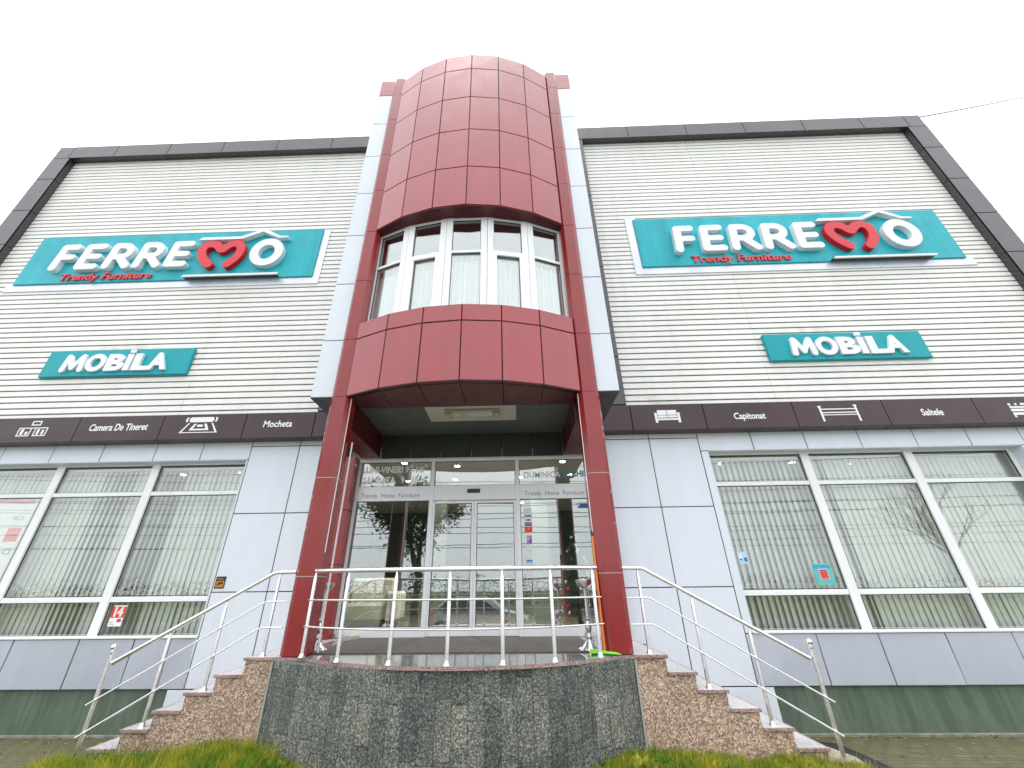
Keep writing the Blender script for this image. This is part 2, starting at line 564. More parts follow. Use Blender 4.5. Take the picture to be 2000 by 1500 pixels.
# ================================================================== ground
b = MB()
ys = [-700, -16, -7, 3.0, 4.7, 5.5, 7.45, 9, 700]; zs = [-1.75, -1.75, -1.70, -1.66, -1.62, -1.66, -1.93, -1.97, -1.97]
xs = [-700, -30, -10, 0, 10, 30, 700]
vv = [(x, y, z) for y, z in zip(ys, zs) for x in xs]
ff = [(j * 7 + i, j * 7 + i + 1, (j + 1) * 7 + i + 1, (j + 1) * 7 + i) for j in range(len(ys) - 1) for i in range(6)]
b.add(vv, ff)
struct(b, 'ground', FIELD)
b = MB()
b.add([(-200, -15, -1.735), (200, -15, -1.735), (200, -7.6, -1.69), (-200, -7.6, -1.69)], [(0, 1, 2, 3)])
struct(b, 'road', ASPH)
b = MB()
n = 40
for i in range(n + 1):
    for (y, z) in ((4.85, -1.555), (5.5, -1.62), (6.5, -1.75), (7.46, -1.885)):
        x = -30 + 60 * i / n
        b.v.append((x, y, z))
b.f = [(i * 4 + j, (i + 1) * 4 + j, (i + 1) * 4 + j + 1, i * 4 + j + 1) for i in range(n) for j in range(3)]
struct(b, 'paving', PAVE)

b = MB()
b.add([(-60, -3.2, -1.672), (60, -3.2, -1.672), (60, 3.15, -1.648), (-60, 3.15, -1.648)], [(0, 1, 2, 3)])
struct(b, 'pavement', twotone('grey_concrete', (.24, .24, .23), (.33, .33, .32), 1.5, rough=.8))

def lawn_z(x, y):
    left = max(0., min(1., (-2.6 - x) / 2.2)); right = max(0., min(1., (x - 1.2) / 2.0))
    return -1.505 + .02 * math.sin(x * 3.1 + y * 2) + .015 * math.sin(x * 7.3) - .10 * left ** 2 - .11 * right ** 1.5 + .035 * math.exp(-((x + 2.95) / .8) ** 2)
def arc(xc, half, yend, ymid, n, y_off=0.):
    sag = yend - ymid
    r = (half * half + sag * sag) / (2 * sag); a = math.asin(half / r)
    return [(xc + (r + y_off) * math.sin(t), ymid + r - (r + y_off) * math.cos(t)) for t in np.linspace(-a, a, n)]
WALL_ARC = arc(-.72, 2.03, 5.42, 4.76, 49)
def wall_front(x):
    for (x0, y0), (x1, y1) in zip(WALL_ARC[:-1], WALL_ARC[1:]):
        if x0 <= x <= x1: return y0 + (y1 - y0) * (x - x0) / (x1 - x0)
    return 5.43
LX0, LX1 = -4.75, 3.32
b = MB()
nx, ny = 110, 20
for i in range(nx + 1):
    x = LX0 + (LX1 - LX0) * i / nx
    y1 = wall_front(x) + .01
    for j in range(ny + 1):
        y = 3.2 + (y1 - 3.2) * j / ny
        b.v.append((x, y, lawn_z(x, y)))
b.f = [(i * (ny + 1) + j, (i + 1) * (ny + 1) + j, (i + 1) * (ny + 1) + j + 1, i * (ny + 1) + j + 1) for i in range(nx) for j in range(ny)]
struct(b, 'lawn', LAWN, True)
b = MB()
for k in range(27000):
    x = random.uniform(LX0 - .12, LX1 + .1)
    yf = wall_front(x)
    y = yf - .015 - abs(random.gauss(0, .42))
    if y < 4.1: continue
    cl = .5 + .5 * math.sin(x * 9 + 3 * math.sin(y * 5)) * math.sin(y * 11 + x * 2)
    h = random.uniform(.035, .085) + .05 * cl * random.random()
    if random.random() < .05: h += random.uniform(.04, .10)
    if x < -2.4: h *= 1.25
    if -2.4 < x < 1.2: h *= .75
    z = lawn_z(x, y) - .01
    a = random.uniform(0, 6.283); w = random.uniform(.0026, .0062)
    lean = random.uniform(.1, .75) * h; la = random.uniform(0, 6.283)
    dx, dy = math.cos(a) * w, math.sin(a) * w
    lx, ly = math.cos(la) * lean, math.sin(la) * lean
    if y + ly > yf - .004: ly = -abs(ly)
    b.add([(x - dx, y - dy, z), (x + dx, y + dy, z), (x + lx * .4 + dx * .7, y + ly * .4 + dy * .7, z + h * .6), (x + lx * .4 - dx * .7, y + ly * .4 - dy * .7, z + h * .6), (x + lx, y + ly, z + h)],
          [(0, 1, 2, 3), (3, 2, 4)])
for k in range(170):      # broad-leaved weeds among the blades
    x = random.choice((random.uniform(LX0, -2.0), random.uniform(1.0, LX1))); y = wall_front(x) - random.uniform(.03, .55); z = lawn_z(x, y)
    for q in range(random.randint(4, 7)):
        a = random.uniform(0, 6.283); l = random.uniform(.04, .10); e = random.uniform(.35, 1.1); w = l * .22
        c, s_ = math.cos(a), math.sin(a); h = l * math.sin(e); o = l * math.cos(e)
        if y + s_ * o > wall_front(x) - .01: s_ = -abs(s_)
        b.add([(x, y, z), (x + c * o * .5 - s_ * w, y + s_ * o * .5 + c * w, z + h * .7), (x + c * o, y + s_ * o, z + h), (x + c * o * .5 + s_ * w, y + s_ * o * .5 - c * w, z + h * .7)], [(0, 1, 2, 3)])
g = b.build('grass', BLADE)
g['kind'] = 'stuff'
b = MB()
for k in range(420):
    x = random.choice((random.uniform(-12, -4.8), random.uniform(3.9, 11)))
    y = 7.40 - abs(random.gauss(0, .22)) if random.random() < .6 else random.uniform(5.6, 7.3)
    z = -1.62 - (y - 5.5) * .1355 + .012
    a = random.uniform(0, 6.283); l = random.uniform(.015, .045); w = l * random.uniform(.3, .6); c, s_ = math.cos(a), math.sin(a)
    t1, t2 = random.uniform(-.012, .02), random.uniform(-.01, .02)
    b.add([(x - c * l, y - s_ * l, z + t1), (x + s_ * w, y - c * w, z), (x + c * l, y + s_ * l, z + t2), (x - s_ * w, y + c * w, z + .006)], [(0, 1, 2, 3)])
fl = b.build('fallen_leaves', twotone('dry_leaf', (.10, .055, .02), (.28, .20, .08), 9, rough=.8)); fl['kind'] = 'stuff'

# ================================================================== the shop building
B = thing('furniture_store', 'two storey furniture shop clad in cream siding with a red bowed entrance tower', 'building', (CX, 7.4, -1.6))

# ---- siding
def siding(xa, xb, seams):
    b = MB()
    pitch, g = .1385, .0245
    z = 3.02
    xs = [xa] + seams + [xb]
    while z < 11.9:
        z1 = min(z + pitch, 11.9)
        for x0, x1 in zip(xs[:-1], xs[1:]):
            j = 0.
            x0 += .003; x1 -= .003
            y = YC + j
            pr = [(y + .055, z), (y + .055, z + g), (y + .004, z + g + .003), (y, z + g + .008), (y, z1 - .004), (y + .006, z1)]
            o = len(b.v)
            b.v += [(x0, p, q) for p, q in pr] + [(x1, p, q) for p, q in pr]
            b.f += [(o + i, o + 6 + i, o + 7 + i, o + 1 + i) for i in range(5)]
            b.f += [(o + 0, o + 1, o + 2, o + 3, o + 4, o + 5), tuple(o + 6 + q for q in (5, 4, 3, 2, 1, 0))]
        z = z1
    return b
k = NT('cream_siding')
f1 = k.rng(k.noise(.7, 5), .3, .7, .96, 1.03)
f2 = k.rng(k.noise(1., 6, k.coord((7, 7, .35))), .45, .75, 1, .93)
mm = k.n('ShaderNodeMath', operation='MULTIPLY'); k.l(f1, mm.inputs[0]); k.l(f2, mm.inputs[1])
sx = k.n('ShaderNodeSeparateXYZ'); k.l(k.coord(), sx.inputs[0])
def spot(x, z, rx, rz):
    v = k.n('ShaderNodeVectorMath', operation='DISTANCE')
    c = k.n('ShaderNodeCombineXYZ')
    for i, (o, cc, r) in enumerate(((sx.outputs[0], x, rx), (sx.outputs[2], z, rz))):
        m_ = k.n('ShaderNodeMath', operation='SUBTRACT'); k.l(o, m_.inputs[0]); m_.inputs[1].default_value = cc
        d_ = k.n('ShaderNodeMath', operation='DIVIDE'); k.l(m_.outputs[0], d_.inputs[0]); d_.inputs[1].default_value = r
        k.l(d_.outputs[0], c.inputs[i])
    k.l(c.outputs[0], v.inputs[0]); v.inputs[1].default_value = (0, 0, 0)
    return k.rng(v.outputs['Value'], 0, 1, .55, 0)
st = None
for s in ((6.3, 4.86, 1.1, .22), (3.0, 3.28, .5, .16), (-8.6, 4.86, 1.2, .2), (5.3, 8.36, .5, .22), (2.9, 3.4, .7, .1)):
    q = spot(*s)
    if st is None: st = q
    else:
        a_ = k.n('ShaderNodeMath', operation='MAXIMUM'); k.l(st, a_.inputs[0]); k.l(q, a_.inputs[1]); st = a_.outputs[0]
sn = k.n('ShaderNodeMath', operation='MULTIPLY'); k.l(st, sn.inputs[0]); k.l(k.rng(k.noise(5, 5), .35, .65, .1, 1), sn.inputs[1])
hv = k.n('ShaderNodeHueSaturation'); hv.inputs['Color'].default_value = (.85, .838, .795, 1); k.l(mm.outputs[0], hv.inputs['Value'])
k.l(k.mix(sn.outputs[0], hv.outputs[0], (.42, .34, .19)), k.b.inputs['Base Color'])
k.b.inputs['Roughness'].default_value = .45
SIDING = k.m
siding(-13.02, -3.70, [-6.75]).build('siding_wall', SIDING, B)
siding(2.20, 11.54, [5.25]).build('siding_wall', SIDING, B)

# ---- structural core behind the cladding (roof slab, side and back walls, inner backing)
b = MB()
for (xa, xb) in ((-13.3, -3.2), (1.8, 11.8)):
    b.box(xa, xb, YC + .06, YC + .2, 2.72, 11.95)
b.build('siding_backing', JOINT, B)
for q in ((-13.3, -13.1, 7.57, 18, -1.95, 11.9), (11.62, 11.8, 7.57, 18, -1.95, 11.9), (-13.3, 11.8, 18, 18.2, -1.95, 11.9)):
    b = MB(); b.box(*q); b.build('outer_wall', GREYP, B)
b = MB(); b.box(-13.28, 11.78, 7.56, 18.1, 11.91, 11.99); b.build('roof', JOINT, B)

# ---- brown frame round each wing (top, outer side, strip beside the tower)
def frame_wing(x_out, x_in, joints, sgn, strip):
    m = MB()
    zt, zb = 12.09, 11.57
    jit = .0015
    g = .007
    xw = .53
    xi = x_out - sgn * xw
    # top run
    js = sorted([x_out, x_in] + joints)
    for a, c in zip(js[:-1], js[1:]):
        m.slab([(a + g, YF, zb), (c - g, YF, zb), (c - g, YF, zt), (a + g, YF, zt)], .03, .006, jit)
    lo, hi = min(xi, x_in), max(xi, x_in)
    m.slab([(lo, YF + .004, zb - .001), (lo, YC + .03, zb - .001), (hi, YC + .03, zb - .001), (hi, YF + .004, zb - .001)], .01, .001)
    # outer side
    zj = [zb, 10.62, 9.33, 8.06, 6.78, 5.5, 4.22, 2.64]
    xa, xb = min(x_out, xi), max(x_out, xi)
    for a, c in zip(zj[1:], zj[:-1]):
        m.slab([(xa, YF, a + g), (xb, YF, a + g), (xb, YF, c - g), (xa, YF, c - g)], .03, .006, jit)
        if sgn < 0:
            m.slab([(xi, YF + .004, a + g), (xi, YC + .03, a + g), (xi, YC + .03, c - g), (xi, YF + .004, c - g)], .01, .001)
        else:
            m.slab([(xi, YC + .03, a + g), (xi, YF + .004, a + g), (xi, YF + .004, c - g), (xi, YC + .03, c - g)], .01, .001)
        # outer return
        if sgn > 0:
            m.slab([(x_out, YF + .004, a + g), (x_out, 8.2, a + g), (x_out, 8.2, c - g), (x_out, YF + .004, c - g)], .02, .004)
        else:
            m.slab([(x_out, 8.2, a + g), (x_out, YF + .004, a + g), (x_out, YF + .004, c - g), (x_out, 8.2, c - g)], .02, .004)
    # top cap
    lo, hi = min(x_out, x_in), max(x_out, x_in)
    m.slab([(lo, YF + .004, zt), (hi, YF + .004, zt), (hi, 8.0, zt), (lo, 8.0, zt)], .02, .002)
    # strip beside the tower
    for a, c in ((3.17, 4.25), (4.25, 6.7), (6.7, 9.15), (9.15, 11.56)):
        m.slab([(strip[0], YF + .003, a + g), (strip[1], YF + .003, a + g), (strip[1], YF + .003, c - g), (strip[0], YF + .003, c - g)], .2, .005)
    return m
frame_wing(-13.46, -3.2, [-12.99, -11.63, -10.01, -8.36, -6.73, -5.10], -1, (-3.80, -3.25)).build('roof_trim', BROWN, B)
frame_wing(11.97, 1.9, [3.60, 5.27, 6.93, 8.60, 10.25, 11.51], 1, (1.75, 2.25)).build('roof_trim', BROWN, B)
for q in ((-13.42, -3.2, 11.6, 12.07), (1.95, 11.93, 11.6, 12.07), (-13.43, -12.97, 2.66, 11.58), (11.47, 11.94, 2.66, 11.58)):
    b = MB(); b.box(q[0], q[1], YF + .012, YF + .14, q[2], q[3]); b.build('trim_backing', JOINT, B)
'''
b.box(-13.42, -3.2, YF + .012, YF + .14, 11.6, 12.07); b.box(1.95, 11.93, YF + .012, YF + .14, 11.6, 12.07)
b.box(-13.43, -12.97, YF + .012, YF + .14, 2.66, 11.58); b.box(11.47, 11.94, YF + .012, YF + .14, 2.66, 11.58)
'''

# ---- brown fascia with icons and words
FZ0, FZ1 = 2.635, 3.155
fas = {}
def fascia(xa, xb):
    m = MB(); g = .006
    m.slab([(xa + g, YF - .004, FZ0), (xb - g, YF - .004, FZ0), (xb - g, YF - .004, FZ1), (xa + g, YF - .004, FZ1)], .03, .006, .0015)
    m.slab([(xa + g, YP + .02, FZ0 - .001), (xb - g, YP + .02, FZ0 - .001), (xb - g, YF + .002, FZ0 - .001), (xa + g, YF + .002, FZ0 - .001)], .01, .001)
    m.slab([(xa + g, YF + .002, FZ1 + .001), (xb - g, YF + .002, FZ1 + .001), (xb - g, YC + .03, FZ1 + .001), (xa + g, YC + .03, FZ1 + .001)], .01, .001)
    return m.build('fascia_panel', BROWNB, B)
LJ = [-13.46, -11.92, -10.22, -8.53, -6.83, -5.18, -3.81, -3.1]
RJ = [1.68, 2.30, 3.676, 5.36, 7.035, 8.705, 10.38, 11.97]
LP = [fascia(a, c) for a, c in zip(LJ[:-1], LJ[1:])]
RP = [fascia(a, c) for a, c in zip(RJ[:-1], RJ[1:])]
b = MB()
b.box(-13.4, -3.1, YF + .03, YF + .16, 2.65, 3.14); b.box(1.68, 11.9, YF + .03, YF + .16, 2.65, 3.14)
b.build('fascia_backing', JOINT, B)
YV = YF - .004
def word(t, x0, x1, z0, z1, par):
    text_mb(t, x0, x1, z0, z1, YV, .004, .02, .06, spacing=1.0).build('lettering', VINYL, par)
word('Camera De Tineret', -8.27, -7.10, 2.845, 2.99, LP[3])
word('Mocheta', -4.80, -4.235, 2.85, 2.985, LP[5])
word('Capitonat', 4.215, 4.80, 2.775, 2.945, RP[2])
word('Saltele', 7.665, 8.06, 2.81, 2.945, RP[4])
def icon(par, x0, z0, w, h, polys):
    m = MB()
    for p in polys:
        m.extr([(x0 + u * w, z0 + v * h) for u, v in p], YV - .004, YV)
    m.build('icon', VINYL, par)
def rc(a, b_, c, d): return [(a, b_), (c, b_), (c, d), (a, d)]
def outl(a, b_, c, d, t, s=None):
    s = s or t
    return [rc(a, b_, a + t, d), rc(c - t, b_, c, d), rc(a + t, b_, c - t, b_ + s), rc(a + t, d - s, c - t, d)]
# desk set with a shelf box above
icon(LP[2], -9.70, 2.765, .59, .32, outl(.36, .70, .68, 1.0, .04, .07) + outl(0, 0, .44, .56, .035, .06) + outl(.56, 0, 1., .56, .035, .06)
     + [rc(.10, .10, .20, .46), rc(.27, .10, .36, .30), rc(.66, .10, .74, .46), rc(.82, .10, .90, .40), rc(.44, .50, .56, .56)])
# rolled carpet
icon(LP[4], -6.44, 2.765, .76, .325, [[(.0, 0), (.05, 0), (.22, .62), (.18, .62)], [(.95, 0), (1., 0), (.82, .62), (.78, .62)], [(.05, 0), (.95, 0), (.94, .05), (.06, .05)],
     [(.24, .16), (.32, .16), (.40, .58), (.34, .58)], [(.68, .16), (.76, .16), (.66, .58), (.60, .58)], [(.32, .16), (.68, .16), (.67, .26), (.33, .26)], [(.42, .38), (.58, .38), (.57, .52), (.43, .52)],
     [(.22, .68), (.78, .68), (.82, .76), (.82, .92), (.78, 1.), (.22, 1.), (.18, .92), (.18, .76)], [(.10, .70), (.15, .70), (.13, .84), (.15, 1.), (.10, .98), (.08, .84)], [(.85, .70), (.90, .70), (.92, .84), (.90, .98), (.85, 1.), (.87, .84)]])
# sofa
icon(RP[1], 2.74, 2.775, .475, .255, [rc(.12, .62, .49, 1.), rc(.51, .62, .88, 1.), rc(0, 0, .10, .80), rc(.90, 0, 1., .80), rc(.12, .40, .49, .58), rc(.51, .40, .88, .58), rc(.10, .20, .90, .34)])
# bed frame
icon(RP[3], 5.83, 2.735, .70, .30, [rc(.0, 0, .05, .95), rc(.95, 0, 1., 1.), rc(.05, .78, .95, .85), rc(.05, .55, .95, .62), rc(.05, .40, .95, .46), rc(-.02, .95, .07, 1.04), rc(.93, 1., 1.02, 1.09)])
# cot
icon(RP[5], 9.30, 2.74, .62, .28, [rc(.0, .0, .06, .16), rc(.94, .0, 1., .16), rc(.0, .16, 1., .34), rc(.0, .42, 1., .60), rc(.0, .66, 1., .78), rc(0, .84, .07, 1.), rc(.2, .86, .26, 1.), rc(.36, .86, .5, 1.), rc(.6, .86, .66, 1.), rc(.93, .84, 1., 1.)])

# ---- grey panels of the ground floor
def panels(m, rects, y=YP, g=.0075, j=.0018):
    for x0, x1, z0, z1 in rects:
        m.slab([(x0 + g, y, z0 + g), (x1 - g, y, z0 + g), (x1 - g, y, z1 - g), (x0 + g, y, z1 - g)], .02, .005, j)
zr = [-1.30, .012, 1.277, 2.545, 2.70]
m = MB()
for x0, x1 in ((-4.115, -3.25), (-5.065, -4.115)):
    panels(m, [(x0, x1, a, c) for a, c in zip(zr[:-1], zr[1:])] + [(x0 if x0 > -5 else -5.32, x1, -1.9, -1.30)])
panels(m, [(-5.11, -5.065, -1.30, 2.287)])
m.build('wall_panel', GREYP, B)
m = MB()
for x0, x1 in ((1.73, 2.632), (2.632, 3.55)):
    panels(m, [(x0, x1, a, c) for a, c in zip(zr[:-1], zr[1:])] + [(x0, x1 if x1 < 3 else 3.78, -1.9, -1.30)])
panels(m, [(3.55, 3.70, -.637, 2.287)])
m.build('wall_panel', GREYP, B)
m = MB()
panels(m, [(a, c, 2.287, 2.70) for a, c in zip([-13.3, -12.1, -11.08, -10.06, -9.05, -8.04, -6.97, -6.04], [-12.1, -11.08, -10.06, -9.05, -8.04, -6.97, -6.04, -5.065])])
m.slab([(-10.9, YW + .05, 2.284), (-5.11, YW + .05, 2.284), (-5.11, YP + .004, 2.284), (-10.9, YP + .004, 2.284)], .01, .001)
m.build('window_lintel', GREYP, B)
m = MB()
panels(m, [(a, c, 2.287, 2.70) for a, c in zip([3.55, 4.55, 5.54, 6.545, 7.56, 8.53, 9.49, 10.5], [4.55, 5.54, 6.545, 7.56, 8.53, 9.49, 10.5, 11.9])])
m.slab([(3.70, YW + .05, 2.284), (9.4, YW + .05, 2.284), (9.4, YP + .004, 2.284), (3.70, YP + .004, 2.284)], .01, .001)
m.build('window_lintel', GREYP, B)
def plinth(rects, j):
    for r in rects:
        m = MB(); panels(m, [(*r, -1.30, -.637)], YP - .001, .006, j); m.build('plinth_panel', GREYD, B)
plinth([(-13.3, -12.2), (-12.2, -11.15), (-11.15, -10.15), (-10.15, -9.12), (-9.12, -8.08), (-8.08, -7.0), (-7.0, -6.09), (-6.09, -5.49), (-5.49, -5.07)], .006)
plinth([(3.55, 4.615), (4.615, 5.55), (5.55, 6.545), (6.545, 7.526), (7.526, 8.5), (8.5, 9.5), (9.5, 10.6), (10.6, 11.9)], .006)
m = MB(); panels(m, [(9.42, 10.5, a, c) for a, c in ((-.655, .012), (.012, 1.277), (1.277, 2.287))] + [(10.5, 11.9, a, c) for a, c in ((-.655, .012), (.012, 1.277), (1.277, 2.287))]); m.build('wall_panel', GREYP, B)
m = MB(); panels(m, [(a, c, d, e) for a, c in ((-13.3, -12.1), (-12.1, -10.92)) for d, e in ((-.655, .012), (.012, 1.277), (1.277, 2.287))]); m.build('wall_panel', GREYP, B)
# backing behind panels
y0, y1 = YP + .012, YP + .10
for x0, x1, z0, z1 in ((-5.08, -3.1, -1.9, 2.70), (1.70, 3.68, -1.9, 2.70), (-13.3, -5.08, 2.295, 2.70), (3.68, 11.8, 2.295, 2.70), (-13.3, -5.08, -1.29, -.645), (3.68, 11.8, -1.29, -.645), (9.43, 11.8, -.66, 2.29), (-13.3, -10.93, -.66, 2.29)):
    b = MB(); b.box(x0, x1, y0, y1, z0, z1); b.build('panel_backing', JOINT, B)
# recessed green base wall and the pale kerb at its foot
KERB = twotone('stained_concrete', (.17, .18, .14), (.27, .27, .22), 5, rough=.85)
for a, c in ((-13.3, -5.31), (3.77, 11.8)):
    b = MB(); b.box(a, c, 7.455, 7.56, -1.95, -1.22); b.build('base_wall', BASEW, B)
    b = MB(); b.box(a, c, 7.41, 7.454, -1.93, -1.845, .006); b.build('base_kerb', KERB, B)

# ---- shop windows
def shop_window(x0, x1, mulls):
    m = MB()
    z0, z1 = -.665, 2.33
    y0, y1 = YW, YW + .08
    hw = .078
    m.box(x0, x0 + .07, y0, y1, z0, z1, .006); m.box(x1 - .07, x1, y0, y1, z0, z1, .006)
    edges = [x0 + .07]
    for c in mulls:
        m.box(c - hw, c + hw, y0 - .012, y1, z0 + .001, z1, .008); edges += [c - hw, c + hw]
    edges.append(x1 - .07)
    w = None
    for a, c in zip(edges[::2], edges[1::2]):
        for zz0, zz1 in ((z0, z0 + .05), (-.122, -.040), (1.672, 1.748), (z1 - .075, z1)):
            m.box(a + .001, c - .001, y0 + .003, y1 - .003, zz0, zz1, .006)
        for zz0, zz1 in ((z0 + .05, -.122), (-.040, 1.672), (1.748, z1 - .075)):   # dark gaskets
            pass
    w = m.build('shop_window', PVC, B)
    gk = MB()
    for a, c in zip(edges[::2], edges[1::2]):
        for zz0, zz1 in ((z0 + .05, -.122), (-.040, 1.672), (1.748, z1 - .075)):
            t = .009
            for q in ((a, a + t, zz0, zz1), (c - t, c, zz0, zz1), (a + t, c - t, zz0, zz0 + t), (a + t, c - t, zz1 - t, zz1)):
                gk.box(q[0], q[1], y0 + .022, y0 + .040, q[2], q[3])
    gk.build('gasket', BLACK, w)
    for a, c in zip(edges[::2], edges[1::2]):
        p = MB(); p.box(a - .005, c + .005, y0 + .04, y0 + .048, z0 + .045, z1 - .07); p.build('pane', G1, w)
    s = MB(); s.box(x0 - .02, x1 + .02, YP - .022, y0 - .002, -.636, -.606, .004); s.build('sill', PVC, w)
    return w
shop_window(-10.87, -5.10, [-8.945, -7.01])
shop_window(3.69, 9.40, [5.565, 7.49])
for q in ((9.40, 9.44, YP + .003), (-10.92, -10.88, YP + .003), (3.64, 3.685, YP + .021), (-5.098, -5.06, YP + .021)):
    b = MB(); b.box(*q, YW + .09, -.62, 2.283); b.build('window_reveal', GREYP, B)

# ================================================================== red tower
def bow(off=0., n=7, half=1.77, ye=5.415, ym=4.965):
    return arc(CX, half, ye, ym, n, -off)
def bow_rows(name, zs, m_, ths=.02, g=.009, fr=None):
    pts = fr or bow()
    m = MB()
    for (x0, y0), (x1, y1) in zip(pts[:-1], pts[1:]):
        d = Vector((x1 - x0, y1 - y0, 0)).normalized() * g
        for a, c in zip(zs[:-1], zs[1:]):
            m.slab([(x0 + d.x, y0 + d.y, a + g), (x1 - d.x, y1 - d.y, a + g), (x1 - d.x, y1 - d.y, c - g), (x0 + d.x, y0 + d.y, c - g)], ths, .005, .0015)
    return m.build(name, m_, B)
UT = [6.14, 7.20, 8.38, 9.55, 10.70, 11.33]
topbow = arc(CX, 1.77, 5.415, 4.90, 7)
bow_rows('bay_wall', UT, RED, fr=topbow)
bow_rows('bay_parapet', [2.625, 3.655, 3.975], RED)
b = MB()
bi = bow(.014); ti = arc(CX, 1.77, 5.415, 4.90, 7, -.014)
b.prism(ti + [(p[0], p[1] + .10) for p in ti[::-1]], 6.15, 11.32)
b.prism(bi + [(p[0], p[1] + .10) for p in bi[::-1]], 2.632, 3.968)
b.build('bay_backing', JOINT, B)
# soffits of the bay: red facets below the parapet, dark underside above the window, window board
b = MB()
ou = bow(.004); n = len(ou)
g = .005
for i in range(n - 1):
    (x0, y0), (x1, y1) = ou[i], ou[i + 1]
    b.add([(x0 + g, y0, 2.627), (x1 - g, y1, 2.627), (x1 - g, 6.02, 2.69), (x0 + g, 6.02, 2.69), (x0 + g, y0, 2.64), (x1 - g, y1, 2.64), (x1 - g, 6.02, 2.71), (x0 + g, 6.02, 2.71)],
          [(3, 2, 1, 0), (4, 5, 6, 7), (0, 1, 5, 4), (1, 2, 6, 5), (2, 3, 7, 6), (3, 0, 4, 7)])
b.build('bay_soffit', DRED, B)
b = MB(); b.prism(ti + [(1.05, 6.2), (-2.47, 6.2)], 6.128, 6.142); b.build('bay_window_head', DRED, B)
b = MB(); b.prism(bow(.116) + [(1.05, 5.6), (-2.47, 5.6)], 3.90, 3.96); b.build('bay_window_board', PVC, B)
b = MB(); b.prism(ti + [(1.05, 7.3), (-2.47, 7.3)], 11.25, 11.30); b.build('tower_roof', JOINT, B)
# bay windows: five facets
bw = arc(CX, 1.79, 5.60, 5.17, 6)
for i in range(5):
    p0 = Vector((*bw[i], 0)); p1 = Vector((*bw[i + 1], 0))
    L = (p1 - p0).length; ux = (p1 - p0).normalized(); un = Vector((-ux.y, ux.x, 0))
    if un.y < 0: un = -un
    def P(u, w, z): q = p0 + ux * u + un * w; return (q.x, q.y, z)
    def fb(m, u0, u1, w0, w1, z0, z1):
        m.add([P(u0, w0, z0), P(u1, w0, z0), P(u1, w1, z0), P(u0, w1, z0), P(u0, w0, z1), P(u1, w0, z1), P(u1, w1, z1), P(u0, w1, z1)],
              [(3, 2, 1, 0), (4, 5, 6, 7), (0, 1, 5, 4), (1, 2, 6, 5), (2, 3, 7, 6), (3, 0, 4, 7)])
    m = MB()
    pw = .115
    z0, z1 = 3.85, 6.126
    fb(m, .004, pw, 0, .09, z0, z1); fb(m, L - pw, L - .004, 0, .09, z0, z1)
    fb(m, pw, L - pw, .004, .086, z1 - .05, z1); fb(m, pw, L - pw, .004, .086, z0, z0 + .06)
    fb(m, pw, L - pw, -.004, .086, 5.265, 5.315)
    if i in (1, 3):   # opening casement in the lower half
        c = .055
        fb(m, pw, pw + c, -.016, .07, z0 + .06, 5.262); fb(m, L - pw - c, L - pw, -.016, .07, z0 + .06, 5.262)
        fb(m, pw + c, L - pw - c, -.016, .07, 5.205, 5.262); fb(m, pw + c, L - pw - c, -.016, .07, z0 + .06, z0 + .11)
    w = m.build('bay_window', PVC, B)
    gk = MB(); t = .008
    for zz0, zz1, e in ((z0 + .06, 5.265, .055 if i in (1, 3) else 0), (5.315, z1 - .05, 0)):
        if e: zz1 -= .06
        a, c = pw + e, L - pw - e
        fb(gk, a, a + t, .018, .036, zz0, zz1); fb(gk, c - t, c, .018, .036, zz0, zz1); fb(gk, a + t, c - t, .018, .036, zz1 - t, zz1)
    gk.build('gasket', BLACK, w)
    p = MB(); fb(p, pw - .01, L - pw + .01, .036, .044, z0 + .05, z1 - .04); p.build('pane', G3, w)
    # net curtain hanging behind the lower pane
    cu = MB(); nn = 60
    for q in range(nn + 1):
        u = .03 + (L - .06) * q / nn
        w_ = .17 + .030 * math.sin(q * .75 + i) + .016 * math.sin(q * 1.9 + 2 * i)
        cu.v.append(P(u, w_, 3.99)); cu.v.append(P(u, w_ * .97 + .01, 5.24 if i != 0 else 5.20))
    cu.f = [(2 * q, 2 * q + 2, 2 * q + 3, 2 * q + 1) for q in range(nn)]
    solo(cu, 'net_curtain', CURT, ['white net curtain in the leftmost facet of the bowed tower window', 'white net curtain behind the left opening casement of the tower window', 'white net curtain in the middle facet of the bowed tower window',
         'white net curtain behind the right opening casement of the tower window', 'white net curtain in the rightmost facet of the bowed tower window'][i], 'curtain', 'net curtains of the tower window', True)
# tower room shell
b = MB()
b.box(-2.75, 1.34, 7.2, 7.28, 2.8, 11.2); b.box(-2.86, -2.78, 5.78, 7.28, 2.8, 11.2); b.box(1.36, 1.44, 5.78, 7.28, 2.8, 11.2)
b.box(-2.77, 1.35, 5.75, 7.19, 6.16, 6.25); b.box(-2.77, 1.35, 5.62, 7.19, 3.5, 3.6)
b.build('tower_room', INWALL, B)
# tower side cheeks
b = MB()
g = .006
TZ = [2.66, 3.70, 4.905, 6.11, 7.315, 8.53, 9.72, 10.89, 11.54]
for a, c in zip(TZ[:-1], TZ[1:]):
    b.slab([(-3.068, 8.6, a + g), (-3.068, 5.515, a + g), (-3.068, 5.515, c - g), (-3.068, 8.6, c - g)], .05, .004)
    b.slab([(1.652, 5.515, a + g), (1.652, 8.6, a + g), (1.652, 8.6, c - g), (1.652, 5.515, c - g)], .05, .004)
b.build('tower_cheek', GREYP, B)
